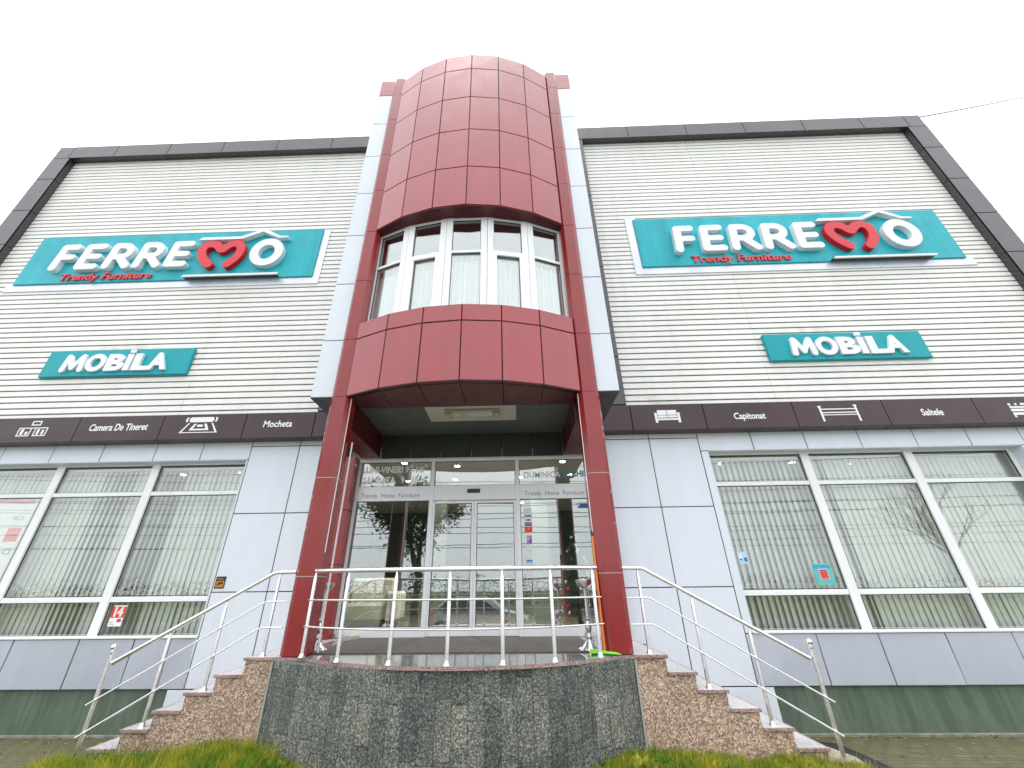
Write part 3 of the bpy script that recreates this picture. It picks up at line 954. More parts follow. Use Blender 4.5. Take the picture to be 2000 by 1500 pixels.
# white pilasters with red caps, brown soffits beneath
for (x0, x1) in ((-3.07, -2.70), (1.30, 1.655)):
    m = MB()
    for a, c in zip(TZ[:-2], TZ[1:-1]):
        m.slab([(x0, 5.50, a + g), (x1, 5.50, a + g), (x1, 5.50, c - g), (x0, 5.50, c - g)], .05, .005, .0012)
    pl = m.build('pilaster', WHITEP, B)
    m = MB(); m.slab([(x0, 5.50, TZ[-2] + g), (x1, 5.50, TZ[-2] + g), (x1, 5.50, TZ[-1]), (x0, 5.50, TZ[-1])], .3, .005); m.build('cap_panel', RED, pl)
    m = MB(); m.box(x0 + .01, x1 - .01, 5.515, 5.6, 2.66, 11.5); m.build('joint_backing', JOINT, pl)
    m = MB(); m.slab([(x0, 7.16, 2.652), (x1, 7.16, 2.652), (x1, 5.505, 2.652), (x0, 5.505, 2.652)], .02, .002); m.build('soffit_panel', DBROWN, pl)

# columns
def sect(cx, cy, h, ch, grow=0.):
    h += grow
    return [(cx - h + ch, cy - h), (cx + h - ch, cy - h), (cx + h, cy - h + ch), (cx + h, cy + h - ch), (cx + h - ch, cy + h), (cx - h + ch, cy + h), (cx - h, cy + h - ch), (cx - h, cy - h + ch)]
JZ = [ZL + .002, .172, 1.397, 2.62, 3.66, 4.9, 6.105, 7.28, 8.45, 9.72, 10.78, 11.47]
for s, cx in ((-1, -2.565), (1, 1.175)):
    m = MB()
    for a, c in zip(JZ[:-1], JZ[1:]):
        m.prism(sect(cx, 5.56, .155 if a < 2.6 else .148, .058), a + .005, c - .005)
    col = m.build('column', REDC, B)
    m = MB(); m.prism(sect(cx, 5.56, .14, .05), ZL + .002, 11.46); m.build('joint_backing', JOINT, col)
    m = MB()
    for zz in (.172, 1.397):
        m.prism(sect(cx, 5.56, .158, .058)[:4] if False else sect(cx, 5.56, .1565, .058), zz - .0045, zz + .0045)
    m.build('joint_tape', mat('grey_joint_tape', (.42, .36, .32), .5), col)
    m = MB(); m.box(cx - .115, cx + .115, 5.716, 5.73, ZL, 2.6); m.build('rear_panel', DGREEN, col)
    xi = cx - s * .158
    m = MB()
    if s < 0:
        m.box(xi, xi + .008, 5.46, 5.468, .45, 2.61); m.box(xi + .03, xi + .048, 5.66, 5.676, ZL, 1.98)
    else:
        m.box(xi - .008, xi, 5.46, 5.468, .34, 2.61); m.box(xi - .008, xi, 5.47, 5.478, ZL, .02)
    m.build('edge_strip', PVC, col)
    # peeling pale spots on the outer chamfer
    m = MB()
    for q in range(5):
        z = [2.25, 1.95, 2.05, 1.15, .75][q]
        x = cx + s * (.155 - .018); hh = [.10, .05, .04, .03, .03][q]
        nrm = Vector((s * .7071, -.7071, 0)); c0 = Vector((cx + s * (.155 - .010 - .004 * q), 5.56 - .155 + .048 - .004 * q, z)) + nrm * .0015
        tng = Vector((-nrm.y, nrm.x, 0)) * .011
        pts = []
        for w in range(9):
            a = 2 * math.pi * w / 9; r = random.uniform(.6, 1.1)
            pts.append(c0 + tng * math.cos(a) * r + Vector((0, 0, 1)) * math.sin(a) * r * hh)
        o = len(m.v); m.v += [tuple(p) for p in pts]; m.f.append(tuple(range(o, o + 9)))
    m.build('bare_patch', mat('bare_primer', (.55, .40, .33), .7), col)

# canopy ceiling, beams, wall over the door
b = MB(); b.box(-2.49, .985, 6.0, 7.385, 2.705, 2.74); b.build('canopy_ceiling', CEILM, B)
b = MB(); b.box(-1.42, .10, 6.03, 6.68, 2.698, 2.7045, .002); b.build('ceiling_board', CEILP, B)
for x0, x1 in ((-2.84, -2.49), (.98, 1.40)):
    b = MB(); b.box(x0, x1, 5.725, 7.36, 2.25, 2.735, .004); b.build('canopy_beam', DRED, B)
b = MB()
for i in range(6):
    x0 = -2.488 + i * .578
    b.slab([(x0 + .004, 7.37, 2.245), (x0 + .574, 7.37, 2.245), (x0 + .574, 7.37, 2.703), (x0 + .004, 7.37, 2.703)], .02, .004)
b.build('transom_wall', DGREEN, B)
for xa, xb, xc, xd in ((-3.30, -2.90, -3.0, -2.905), (1.53, 1.72, 1.52, 1.60)):
    b = MB()
    for zz0, zz1 in ((ZL, .40), (.40, 1.28), (1.28, 2.248)):
        b.box(xa, xb, 7.21, 7.42, zz0 + .004, zz1 - .004, .004)
    b.build('door_jamb', REDC, B)
    b = MB(); b.box(xc, xd, 7.424, 7.50, ZL, 2.248); b.build('jamb_shadow', JOINT, B)  # dark box painted in for the shadow between jamb and door frame

# ---- entrance glazing with the sliding door
m = MB()
dx0, dx1, zt = -2.90, 1.515, 2.24
ML, MR = -1.475, .10
y0, y1 = YD, YD + .07
m.box(dx0, dx0 + .055, y0, y1, ZL, zt, .004); m.box(dx1 - .055, dx1, y0, y1, ZL, zt, .004)
for c in (ML, MR):
    m.box(c - .036, c + .036, y0 - .004, y1, ZL, zt - .001, .004)
cells = [(dx0 + .056, ML - .037), (ML + .037, MR - .037), (MR + .037, dx1 - .056)]
for i, (a, c) in enumerate(cells):
    m.box(a, c, y0 + .002, y1, 2.185, zt, .004)
    m.box(a, c, y0 - .001, y1, 1.462, 1.725, .004)
    if i != 1: m.box(a, c, y0 + .002, y1, ZL, -.515, .004)
E_ = m.build('entrance_frame', ALU, B)
gk = MB(); t = .009
def ring(gk, a, c, z0, z1, y):
    for q in ((a, a + t, z0, z1), (c - t, c, z0, z1), (a + t, c - t, z0, z0 + t), (a + t, c - t, z1 - t, z1)):
        gk.box(q[0], q[1], y, y + .016, q[2], q[3])
for i, (a, c) in enumerate(cells):
    ring(gk, a, c, 1.725, 2.185, y0 + .018)
    if i != 1: ring(gk, a, c, -.515, 1.462, y0 + .018)
gk.build('gasket', BLACK, E_)
for i, (a, c) in enumerate(cells):
    p = MB(); p.box(a - .005, c + .005, y0 + .034, y0 + .042, 1.72, 2.19); p.build('toplight', G2, E_)
    if i != 1:
        p = MB(); p.box(a - .005, c + .005, y0 + .034, y0 + .042, -.52, 1.465); p.build('side_pane', G2, E_)
for (a, c) in ((ML + .034, -.689), (-.685, MR - .034)):
    m = MB()
    yy = y0 + .012
    m.box(a, a + .045, yy, yy + .04, ZL + .012, 1.445, .004); m.box(c - .045, c, yy, yy + .04, ZL + .012, 1.445, .004)
    m.box(a + .0455, c - .0455, yy + .002, yy + .038, 1.405, 1.445, .003); m.box(a + .0455, c - .0455, yy + .002, yy + .038, ZL + .012, -.515, .003)
    lf = m.build('sliding_door', ALU, B)
    gk = MB(); ring(gk, a + .0455, c - .0455, -.515, 1.405, yy + .006); gk.build('gasket', BLACK, lf)
    p = MB(); p.box(a + .04, c - .04, yy + .02, yy + .027, -.52, 1.41); p.build('pane', G2, lf)
m = MB(); m.box(-.82, -.585, y0 - .03, y0 - .002, 1.585, 1.655, .01); m.build('motion_sensor', BLACK, E_)
yv = y0 - .002
text_mb('Trendy  Home  Furniture', -2.77, -1.70, 1.495, 1.60, yv, .003, -.006).build('lettering', GTEXT, E_)
text_mb('Trendy  Home  Furniture', .225, 1.31, 1.495, 1.60, yv, .003, -.006).build('lettering', GTEXT, E_)
yg = y0 + .0335
text_mb('LUNI-VINERI 9', -2.82, -1.945, 1.985, 2.115, yg, .003, .02).build('lettering', VINYL, E_)
text_mb('30', -1.93, -1.86, 2.075, 2.14, yg, .003, .01).build('lettering', VINYL, E_)
text_mb('-18', -1.885, -1.665, 1.985, 2.10, yg, .003, .02).build('lettering', VINYL, E_)
text_mb('30', -1.655, -1.585, 2.085, 2.145, yg, .003, .01).build('lettering', VINYL, E_)
text_mb('SAMBATA.  9 - 18', -2.79, -1.75, 1.79, 1.915, yg, .003, .02).build('lettering', VINYL, E_)
text_mb('DUMINICA', .225, .90, 1.85, 1.965, yg, .003, .02).build('lettering', VINYL, E_)
text_mb('INCHIS', .965, 1.40, 1.855, 1.975, yg, .003, .03).build('lettering', VTEAL, E_)

# ---- showroom interior
b = MB(); b.box(-13.0, 11.5, 7.70, 15, -.75, ZL - .003); b.build('showroom_floor', INFLOOR, B)
b = MB(); b.box(-13.0, 11.5, 7.57, 15, 2.46, 2.55); b.build('showroom_ceiling', INWALL, B)
b = MB(); b.box(-13.0, 11.5, 14.6, 14.8, -.65, 2.45); b.box(-4.9, -4.75, 7.65, 14.5, -.65, 2.45); b.box(3.30, 3.45, 7.65, 14.5, -.65, 2.45)
b.box(-2.05, -1.65, 10.2, 10.6, -.65, 2.45); b.box(.45, .85, 10.2, 10.6, -.65, 2.45)
b.build('showroom_wall', INDARK, B)
b = MB(); b.box(-10.8, -5.2, 7.98, 8.03, -.65, .06); b.box(3.75, 9.3, 7.98, 8.03, -.65, .06); b.build('display_board', mat('beige_board', (.42, .38, .31), .7), B)

# ================================================================== signs
FER = {}
def letterF(): return [([(4.04, 7.02), (4.085, 7.68)], .085), ([(4.085, 7.68), (4.39, 7.685)], .082), ([(4.07, 7.355), (4.375, 7.355)], .078)]
def letterE(x): return [([(x + .015, 7.03), (x + .06, 7.68)], .085), ([(x + .06, 7.68), (x + .415, 7.685)], .082), ([(x + .04, 7.355), (x + .385, 7.355)], .076), ([(x + .015, 7.03), (x + .40, 7.03)], .082)]
def letterR(x):
    bowl = [(x + .06, 7.68), (x + .26, 7.68)] + [(x + .26 + .19 * math.sin(a), 7.50 + .18 * math.cos(a)) for a in np.linspace(.15, math.pi - .1, 12)] + [(x + .05, 7.32)]
    return [([(x, 7.03), (x + .06, 7.68)], .085), (bowl, .082), ([(x + .24, 7.32), (x + .495, 7.02)], .085)]
HEART = [(7.90, 6.98), (7.75, 7.12), (7.64, 7.29), (7.60, 7.45), (7.645, 7.58), (7.76, 7.655), (7.90, 7.63), (8.00, 7.55), (8.10, 7.42), (8.19, 7.54), (8.29, 7.625), (8.42, 7.655), (8.535, 7.58), (8.58, 7.43), (8.555, 7.25), (8.48, 7.10), (8.36, 6.97)]
def smooth(p):
    for _ in range(2):
        q = [p[0]]
        for a, c in zip(p[:-1], p[1:]):
            q += [(a[0] * .75 + c[0] * .25, a[1] * .75 + c[1] * .25), (a[0] * .25 + c[0] * .75, a[1] * .25 + c[1] * .75)]
        p = q + [p[-1]]
    return p
OL = [(9.235 + .30 * math.cos(a), 7.325 + .335 * math.sin(a)) for a in np.linspace(0, 2 * math.pi, 40)]
def store_sign(dx, dz, label, side):
    s = thing('shop_sign', label, 'sign', (6.85 + dx, 7.3, 6.674 + dz), 'large shop name signs')
    def mv(m, f=1.):
        m.v = [(x * f + dx, y, z * f + dz) for x, y, z in m.v]; return m
    m = MB(); m.box(3.175, 10.53, 7.29, 7.32, 6.674, 8.244, .008); m.v = [(x * 1.0125, y, z * 1.0125) for x, y, z in m.v]; mv(m).build('board', TEAL, s)
    m2 = MB()
    xa, xb = (3.03, 10.84) if side > 0 else (3.02, 10.83)
    m2.box(xa, xb, 7.325, 7.347, 6.565, 6.80, .003)
    m2.box(xa, 3.30, 7.326, 7.348, 6.801, 8.42, .003) if side > 0 else m2.box(10.60, xb, 7.326, 7.348, 6.801, 8.36, .003)
    mv(m2).build('flashing', FLASH, s)
    yb, dp, fk = 7.289, .118, 1.0215
    for st in (letterF(), letterE(4.655), letterR(5.345), letterR(6.10), letterE(6.855)):
        mv(stroke_mb([(p_, r_ + .007) for p_, r_ in st], yb, dp), fk).build('letter', LWHITE, s)
    mv(stroke_mb([(smooth(HEART), .106)], yb, dp), fk).build('heart_letter', LRED, s)
    mv(stroke_mb([(OL, .104)], yb, dp), fk).build('letter', LWHITE, s)
    m = MB()
    roof = [(7.40, 7.79), (8.50, 7.79), (8.98, 8.02), (9.42, 7.79), (9.66, 7.79), (9.66, 7.835), (9.45, 7.85), (9.0, 8.125), (8.47, 7.875), (7.50, 7.875)]
    m.extr(roof, yb - dp, yb); mv(m, fk).build('roof_line', LWHITE, s)
    m = MB(); m.extr([(7.38, 6.60), (9.66, 6.60), (9.69, 6.65), (7.44, 6.65)], yb - dp - .01, yb - dp + .02); ul = mv(m, fk).build('underline', LWHITE, s)
    m = MB(); m.box(7.41, 9.64, yb - dp + .0202, yb - .001, 6.602, 6.645); mv(m, fk).build('underline_shade', BLACK, ul)  # black box added to paint the shaded underside of the underline
    mv(text_mb('Trendy Furniture', 4.30, 6.56, 6.64, 6.90, 7.289, .04, .02, .12), 1.0182).build('lettering', LRED2, s)
    return s
store_sign(0, 0, 'large teal sign with white letters and red heart right of the tower', 1)
store_sign(-15.375, .025, 'large teal sign with white letters and red heart left of the tower', -1)
def small_sign(dx, dz, label):
    s = thing('department_sign', label, 'sign', (6.8 + dx, 7.3, 4.015 + dz), 'small furniture signs')
    def mv(m, f=1.0248):
        m.v = [(x * f + dx, y, z * f + dz) for x, y, z in m.v]; return m
    m = MB(); m.box(5.235, 8.40, 7.275, 7.345, 4.015, 4.655, .016); mv(m, 1.0246).build('board', TEALD, s)
    m = stroke_mb([([(5.737, 4.155), (5.775, 4.475)], .055), ([(5.79, 4.47), (5.925, 4.20)], .05), ([(5.925, 4.20), (6.075, 4.47)], .05), ([(6.085, 4.475), (6.118, 4.155)], .055)], 7.274, .05, .008); mv(m).build('letter', LWHITE, s)
    for ch, x0, x1, z0, z1, bo in (('O', 6.19, 6.61, 4.10, 4.53, .05), ('B', 6.635, 7.03, 4.11, 4.515, .05), ('I', 7.045, 7.165, 4.115, 4.505, .05), ('L', 7.215, 7.60, 4.11, 4.515, .05), ('A', 7.54, 7.95, 4.115, 4.525, .05)):
        q = text_mb(ch, x0, x1, z0, z1, 7.274, .05 if ch != 'A' else .0498, bo)
        if ch == 'I': q.box(x0, x1, 7.224, 7.274, 4.535, 4.62, .01)
        mv(q).build('letter', LWHITE, s)
small_sign(0, 0, 'small teal box sign with white MOBILA letters, right wing')
small_sign(-15.48, .03, 'small teal box sign with white MOBILA letters, left wing')

# ================================================================== landing, stone wall, stairs
T = thing('entrance_landing', 'raised entrance landing with polished granite floor and bowed grey slate wall', 'landing', (CX, 6.0, -1.6))
b = MB()
slab = arc(-.62, 1.735, 5.36, 4.70, 41) + [(1.318, 5.40), (1.318, 7.405), (-2.74, 7.405), (-2.74, 5.40)]
b.prism(slab, ZL - .003, ZL); b.build('floor_slab', LANDM, T)
b = MB(); b.prism([(x, y) for x, y in slab], ZL - .034, ZL - .0035); b.build('slab_edge', NOSE, T)
b = MB(); b.prism(WALL_ARC + [(1.31, 5.75), (-2.75, 5.75)], -1.75, ZL - .036); b.build('retaining_wall', SLATE, T)
b = MB()
for x0, x1 in ((-2.772, -2.752), (1.312, 1.332)):
    b.box(x0, x1, 5.405, 5.429, -1.7, ZL - .04)
b.build('corner_trim', mat('pale_mortar', (.36, .36, .33), .8), T)

def stairs(side, label):
    s = thing('granite_staircase', label, 'stairs', (CX + side * 3.2, 6.4, -1.62), 'stairs at the entrance')
    X = lambda d: CX + side * d
    corners = [2.395 + .295 * k for k in range(6)]
    x_in = 2.045
    poly = [(x_in, -1.80)]
    poly.append((x_in, ZL - .031))
    for k, c in enumerate(corners):
        z = ZL - .031 - .16 * k
        poly.append((c - .022, z)); poly.append((c - .022, z - .16 if k < 5 else -1.80))
    m = MB(); m.extr([(X(a), z) for a, z in poly], 5.43, 7.385); m.build('side_wall', GRAN, s)
    for k, c in enumerate(corners):
        z = ZL - .16 * k
        a = x_in - .01 if k == 0 else corners[k - 1] - .021
        m = MB()
        xa, xb = sorted((X(a), X(c - .018)))
        m.box(xa, xb, 5.428, 7.384, z - .030, z)
        tr = m.build('tread', TREAD, s)
        m = MB()
        xa, xb = sorted((X(a), X(c)))
        m.box(xa, xb, 5.405, 5.427, z - .0305, z + .0005, .003)
        xa, xb = sorted((X(c - .0175), X(c)))
        m.box(xa, xb, 5.4275, 7.384, z - .0305, z + .0005, .003)
        m.build('nosing', NOSE, tr)
    # granite skirting chips on the wall side
    m = MB()
    for k in range(5):
        z = ZL - .16 * k
        xa, xb = sorted((X(corners[k] - .25), X(corners[k] + .02)))
        m.box(xa, xb, 7.375, 7.392, z - .12, z + .06, .002)
    m.build('skirting', NOSE, s)
stairs(1, 'pink granite steps descending to the right with black mat at foot')
stairs(-1, 'pink granite steps descending to the left into the lawn')
b = MB()
b.add([(3.36, 5.30, -1.59), (3.62, 5.10, -1.56), (4.05, 6.75, -1.77), (3.80, 6.95, -1.80), (3.36, 5.30, -1.60), (3.62, 5.10, -1.57), (4.05, 6.75, -1.785), (3.80, 6.95, -1.815)],
      [(0, 1, 2, 3), (7, 6, 5, 4), (4, 5, 1, 0), (5, 6, 2, 1), (6, 7, 3, 2), (7, 4, 0, 3)])
solo(b, 'rubber_mat', RUBBER, 'black rubber mat on the mossy paving at the foot of the right stairs', 'mat')
b = MB()
b.prism([(3.17, 5.36), (3.46, 5.36), (3.52, 5.62), (3.17, 7.0)], -1.75, -1.585)
solo(b, 'concrete_footing', twotone('footing_concrete', (.30, .24, .18), (.42, .36, .30), 12, rough=.9), 'beige concrete footing under the end post of the right stairs', 'footing')

# ---- railings
def post(m, x, y, z0, z1, r=.019):
    m.tube([(x, y, z0), (x, y, z1 - .07), (x, y, z1)], [r, r, r * .45], 12)
    m.lathe([(r * 1.9, 0), (r * 1.9, .006), (r * 1.25, .022), (r * 1.1, .04)], x, y, 14, z0)
def stair_rail(side, label):
    s = thing('stair_railing', label, 'railing', (CX + side * 2.9, 5.5, -1.6), 'stair railings')
    X = lambda d: CX + side * d
    y = 5.50
    m = MB()
    m.tube([(X(2.045), y, .226), (X(2.26), y, .224), (X(2.30), y, .215), (X(2.34), y, .193), (X(3.99), y, -.714)], .0245, 14)
    m.ball((X(2.045), y, .226), .0245, 8)
    m.build('handrail', STEEL, s, True)
    for z0, xe, ze in ((-.097, 4.10, -1.10), (-.37, 4.085, -1.382)):
        m = MB(); m.tube([(X(2.05), y - .024, z0), (X(2.30), y - .024, z0), (X(2.345), y - .024, z0 - .018), (X(xe), y - .024, ze)], .0095, 8); m.build('rod', STEEL, s, True)
    for d, zb, zt_ in ((2.225, ZL, .202), (2.815, ZL - .32, -.095), (3.40, ZL - .64, -.42)):
        m = MB(); post(m, X(d), y, zb, zt_); m.build('post', STEEL, s, True)
    m = MB(); m.tube([(X(4.035), y, -1.66), (X(4.035), y, -.62)], .0215, 14)
    m.lathe([(.022, 0), (.028, .008), (.028, .016), (.014, .026), (.012, .035)], X(4.035), y, 14, -.622)
    p = m.build('end_post', STEEL, s, True)
    m = MB(); m.ball((X(4.035), y, -.556), .034, 12); m.build('ball_finial', STEEL, p, True)
stair_rail(1, 'stainless steel handrail down the right stairs, ending beside the black mat')
stair_rail(-1, 'stainless steel handrail down the left stairs, ending in the grass')
s = thing('landing_railing', 'bowed stainless steel railing along the front edge of the landing', 'railing', (CX, 4.9, ZL))
ra = arc(-.72, 1.70, 5.37, 4.765, 31)
m = MB(); rz = lambda x: .232 - .024 * (1 - ((x + .72) / 1.7) ** 2)
m.tube([(x, y, rz(x)) for x, y in ra], .0245, 14)
m.ball((*ra[0], .232), .0265, 8); m.ball((*ra[-1], .232), .0265, 8); m.build('handrail', STEEL, s, True)
ra2 = arc(-.72, 1.73, 5.36, 4.74, 31)
for z in (-.083, -.352):
    m = MB(); m.tube([(x, y, z) for x, y in ra2], .0095, 8); m.build('rod', STEEL, s, True)
for x, y in ((-2.42, 5.365), (-1.885, 5.03), (-1.278, 4.815), (-.686, 4.768), (-.131, 4.80), (.40, 4.945), (.925, 5.30)):
    m = MB(); post(m, x, y, ZL, rz(x) - .022, .0205); m.build('post', STEEL, s, True)

# ================================================================== things on the landing
def pedestal(x, y, label):
    s = thing('pedestal_ashtray', label, 'pedestal', (x, y, ZL), 'pedestal stands on the landing')
    m = MB()
    m.lathe([(.125, 0), (.13, .012), (.118, .03), (.085, .055), (.062, .085), (.035, .105), (.030, .12), (.042, .135), (.042, .15), (.026, .165), (.022, .185), (.035, .21), (.042, .245), (.036, .285), (.024, .31), (.034, .325), (.034, .337), (.022, .347),
             (.021, .40), (.019, .62), (.027, .628), (.027, .64), (.014, .65), (.014, .665)], x, y, 28, ZL)
    for a in range(6):
        w = a * math.pi / 3
        m.ball((x + .118 * math.cos(w), y + .118 * math.sin(w), ZL + .018), .024, 8, .75)
    m.build('stand', CHROME, s, True)
    m = MB()
    m.lathe([(.02, .66), (.055, .672), (.088, .70), (.108, .74), (.112, .765), (.105, .765), (.098, .742), (.07, .712), (.02, .70)], x, y, 28, ZL)
    m.build('bowl', STEEL, s, True)
pedestal(-2.50, 5.90, 'ornate silver pedestal ashtray beside the left red column')
pedestal(.895, 5.76, 'ornate silver pedestal ashtray beside the right column, green squeegee at its base')
m = MB(); m.box(-2.47, .97, 5.62, 7.33, ZL + .0005, ZL + .014, .004)
solo(m, 'doormat', MATM, 'wide grey brown rubber doormat in front of the sliding doors', 'doormat')
m = MB(); m.box(-2.93, -2.77, 6.55, 6.72, ZL, ZL + .105, .008)
solo(m, 'beige_block', granite('rough_beige_stone', [(0, (.30, .20, .11)), (.3, (.45, .33, .2)), (.7, (.52, .40, .27))], 60, .8), 'rough beige stone block behind the left pedestal ashtray', 'stone block', 'stone blocks by the door')
def pebble(x0, x1, y0, y1, h, label):
    m = MB()
    nn = 14; prof = [(1, 0), (1.04, .35), (1., .8), (.8, 1.), (.3, 1.05)]
    vs = []; fs = []
    for r, hh in prof:
        for k in range(nn):
            w = 2 * math.pi * k / nn
            vs.append(((x0 + x1) / 2 + (x1 - x0) / 2 * r * math.cos(w) * (1 + .05 * math.sin(3 * w)), (y0 + y1) / 2 + (y1 - y0) / 2 * r * math.sin(w), ZL + .014 + h * hh))
    for i in range(len(prof) - 1):
        for k in range(nn): fs.append((i * nn + k, i * nn + (k + 1) % nn, (i + 1) * nn + (k + 1) % nn, (i + 1) * nn + k))
    fs.append(tuple((len(prof) - 1) * nn + k for k in range(nn))); fs.append(tuple(range(nn))[::-1])
    m.add(vs, fs)
    return solo(m, 'door_stone', twotone('pale_fieldstone', (.36, .36, .28), (.50, .50, .42), 9, rough=.8), label, 'stone', 'stone blocks by the door', True)
pebble(-2.66, -2.40, 7.08, 7.26, .06, 'flat pale stone against the glazing left of the doors')
pebble(1.02, 1.16, 6.9, 7.08, .09, 'round pale stone behind the right pedestal ashtray')
s = thing('squeegee', 'green floor squeegee with orange handle leaning on the right red column', 'squeegee', (1.0, 5.42, ZL))
m = MB()
m.add([(.84, 5.50, ZL + .012), (1.17, 5.36, ZL + .012), (1.155, 5.33, ZL + .012), (.83, 5.47, ZL + .012), (.85, 5.50, ZL + .05), (1.12, 5.385, ZL + .028), (1.11, 5.365, ZL + .028), (.84, 5.475, ZL + .05)],
      [(3, 2, 1, 0), (4, 5, 6, 7), (0, 1, 5, 4), (1, 2, 6, 5), (2, 3, 7, 6), (3, 0, 4, 7)])
m.build('head', mat('lime_green_plastic', (.16, .72, .01), .35, var=.03), s)
m = MB(); m.box(.84, 1.15, 5.40, 5.408, ZL + .001, ZL + .012); bl = m.build('rubber_blade', BLACK, s)
m = MB(); m.tube([(1.0, 5.43, ZL + .03), (1.008, 5.47, .60)], .0125, 10); hd = m.build('handle', mat('orange_painted_steel', (.85, .22, .01), .35, var=.04), s, True)
m = MB(); m.tube([(1.008, 5.47, .60), (1.0085, 5.473, .665)], .014, 10); m.build('grip', BLACK, hd, True)

# ceiling lamp under the canopy
s = thing('ceiling_lamp', 'yellowed fluorescent lamp on the cream board under the canopy', 'lamp', (-.64, 6.24, 2.698))
m = MB(); m.box(-1.10, -.18, 6.14, 6.34, 2.655, 2.697, .012); m.build('housing', mat('yellowed_plastic', (.38, .33, .20), .5, var=.15, vs=5), s)
m = MB()
prof = [(6.155 + .085 * (1 - math.cos(a)), 2.654 - .06 * math.sin(a)) for a in np.linspace(0, math.pi, 9)]
nn = len(prof)
m.add([(-.98, y, z) for y, z in prof] + [(-.30, y, z) for y, z in prof], [(i, i + 1, i + 1 + nn, i + nn) for i in range(nn - 1)] + [tuple(range(nn))[::-1], tuple(range(nn, 2 * nn))])
m.build('diffuser', mat('ribbed_grey_diffuser', (.46, .47, .43), .25, var=.2, vs=9), s, True)
for x0, x1 in ((-1.09, -.985), (-.295, -.19)):
    m = MB(); m.box(x0, x1, 6.15, 6.33, 2.60, 2.654, .012); m.build('end_cap', mat('aged_cream_plastic', (.46, .38, .22), .5, var=.2, vs=8), s)

# ================================================================== stickers and small signs
def sticker(x0, x1, z0, z1, y, col, label, extra=(), cat='sticker', group=None, name='sticker', th=.003):
    m = MB(); m.box(x0, x1, y - th, y, z0, z1)
    o = solo(m, name, mat(name + '_base', col, .5, var=.06, vs=20), label, cat, group)
    for i, (u0, u1, v0, v1, c) in enumerate(extra):
        e = MB(); w, h = x1 - x0, z1 - z0
        e.box(x0 + u0 * w, x0 + u1 * w, y - th - .0012 - .0003 * i, y - th - .0002, z0 + v0 * h, z0 + v1 * h)
        e.build('print', mat('print', c, .5, var=.08, vs=40), o)
    return o
def ink(o, mb, c):
    return mb.build('print', mat('print', c, .5, var=0), o)
GS = YW + .0395
RO, WH, BL = (.75, .05, .02), (.78, .78, .76), (.03, .05, .25)
o = sticker(-6.845, -6.615, -.478, -.168, GS, WH, 'red and white sticker reading 14 on the left shop window', [(0, 1, .40, .93, RO), (.10, .35, .16, .20, (.3, .3, .3)), (.10, .5, .08, .11, (.4, .4, .4))])
ink(o, text_mb('14', -6.80, -6.65, -.34, -.19, GS - .005, .002, .05), WH)
e = MB(); e.lathe([(.0405, 0), (.0405, .0015)], 0, 0, 20); e.v = [(-6.675 + x, GS - .0035 - z, -.395 + y * .65) for x, y, z in e.v]; ink(o, e, (.55, .03, .12))
o = sticker(5.05, 5.352, .026, .348, GS, (.10, .55, .52), 'turquoise framed poster with red card on the right shop window', [(.05, .95, .76, .93, (.03, .35, .55)), (.2, .8, .14, .80, (.25, .38, .42)), (.28, .76, .22, .74, WH), (.31, .73, .30, .62, RO), (.31, .73, .63, .71, (.10, .06, .35)), (.31, .73, .24, .28, BL)], 'poster')
o = sticker(3.852, 4.015, .354, .552, GS, (.45, .68, .80), 'pale blue sticker at the left edge of the right shop window', [(.1, .5, .45, .85, (.75, .80, .82)), (.62, .92, .20, .52, (.10, .10, .38)), (.15, .4, .3, .42, (.05, .25, .20))])
GD = YD + .0335
dg = 'stickers on the glass right of the sliding doors'
sticker(.205, .335, 1.185, 1.30, GD, (.62, .66, .62), 'pale grey sticker, topmost in the column of door stickers', [(.15, .85, .2, .8, (.75, .77, .74)), (.35, .62, .3, .65, (.5, .52, .5))], 'sticker', dg)
sticker(.205, .337, 1.035, 1.178, GD, WH, 'white sticker with dark blue bands and red emblem, on the door glass', [(0, 1, .84, 1, BL), (0, 1, 0, .2, (.15, .18, .45)), (.25, .8, .36, .56, (.35, .06, .06))], 'sticker', dg)
sticker(.207, .337, .885, 1.030, GD, RO, 'bright red sticker with dark blue top band on the door glass', [(0, 1, .80, .98, BL), (0, 1, .72, .79, WH), (.4, .6, .35, .6, (.8, .3, .25)), (0, 1, 0, .07, (.8, .4, .2))], 'sticker', dg)
sticker(.238, .325, .705, .84, GD, (.42, .20, .45), 'purple sticker below the red one on the door glass', [(.1, .5, .45, .85, (.62, .45, .62)), (.5, .9, .05, .5, (.20, .07, .32))], 'sticker', dg)
sticker(.222, .324, .578, .70, GD, (.72, .74, .68), 'off white sticker below the purple one on the door glass', [(.1, .9, .5, .9, WH), (.2, .4, .62, .74, (.5, .25, .2))], 'sticker', dg)
sticker(.205, .333, .33, .46, GD, (.70, .76, .82), 'white notice with blue header, lowest of the door stickers', [(.1, .9, .74, .94, (.04, .18, .60)), (.1, .9, .52, .72, (.30, .55, .80)), (.12, .8, .1, .45, (.72, .66, .56))], 'sticker', dg)
sticker(1.17, 1.36, 1.29, 1.385, GD, (.03, .07, .28), 'dark blue sign in the top corner of the right door glass', [(.0, 1, .84, .98, (.6, .56, .35)), (.04, .2, .35, .7, (.55, .65, .55)), (0, 1, 0, .08, (.10, .25, .65))], 'sign')
o = sticker(-5.035, -4.865, .068, .250, YP - .002, (.028, .020, .016), 'black and orange surveillance notice on the grey panel by the left window', [(.10, .90, .10, .62, (.55, .20, .02)), (.14, .86, .72, .76, (.5, .2, .03)), (.14, .7, .82, .86, (.5, .2, .03))], 'sign')
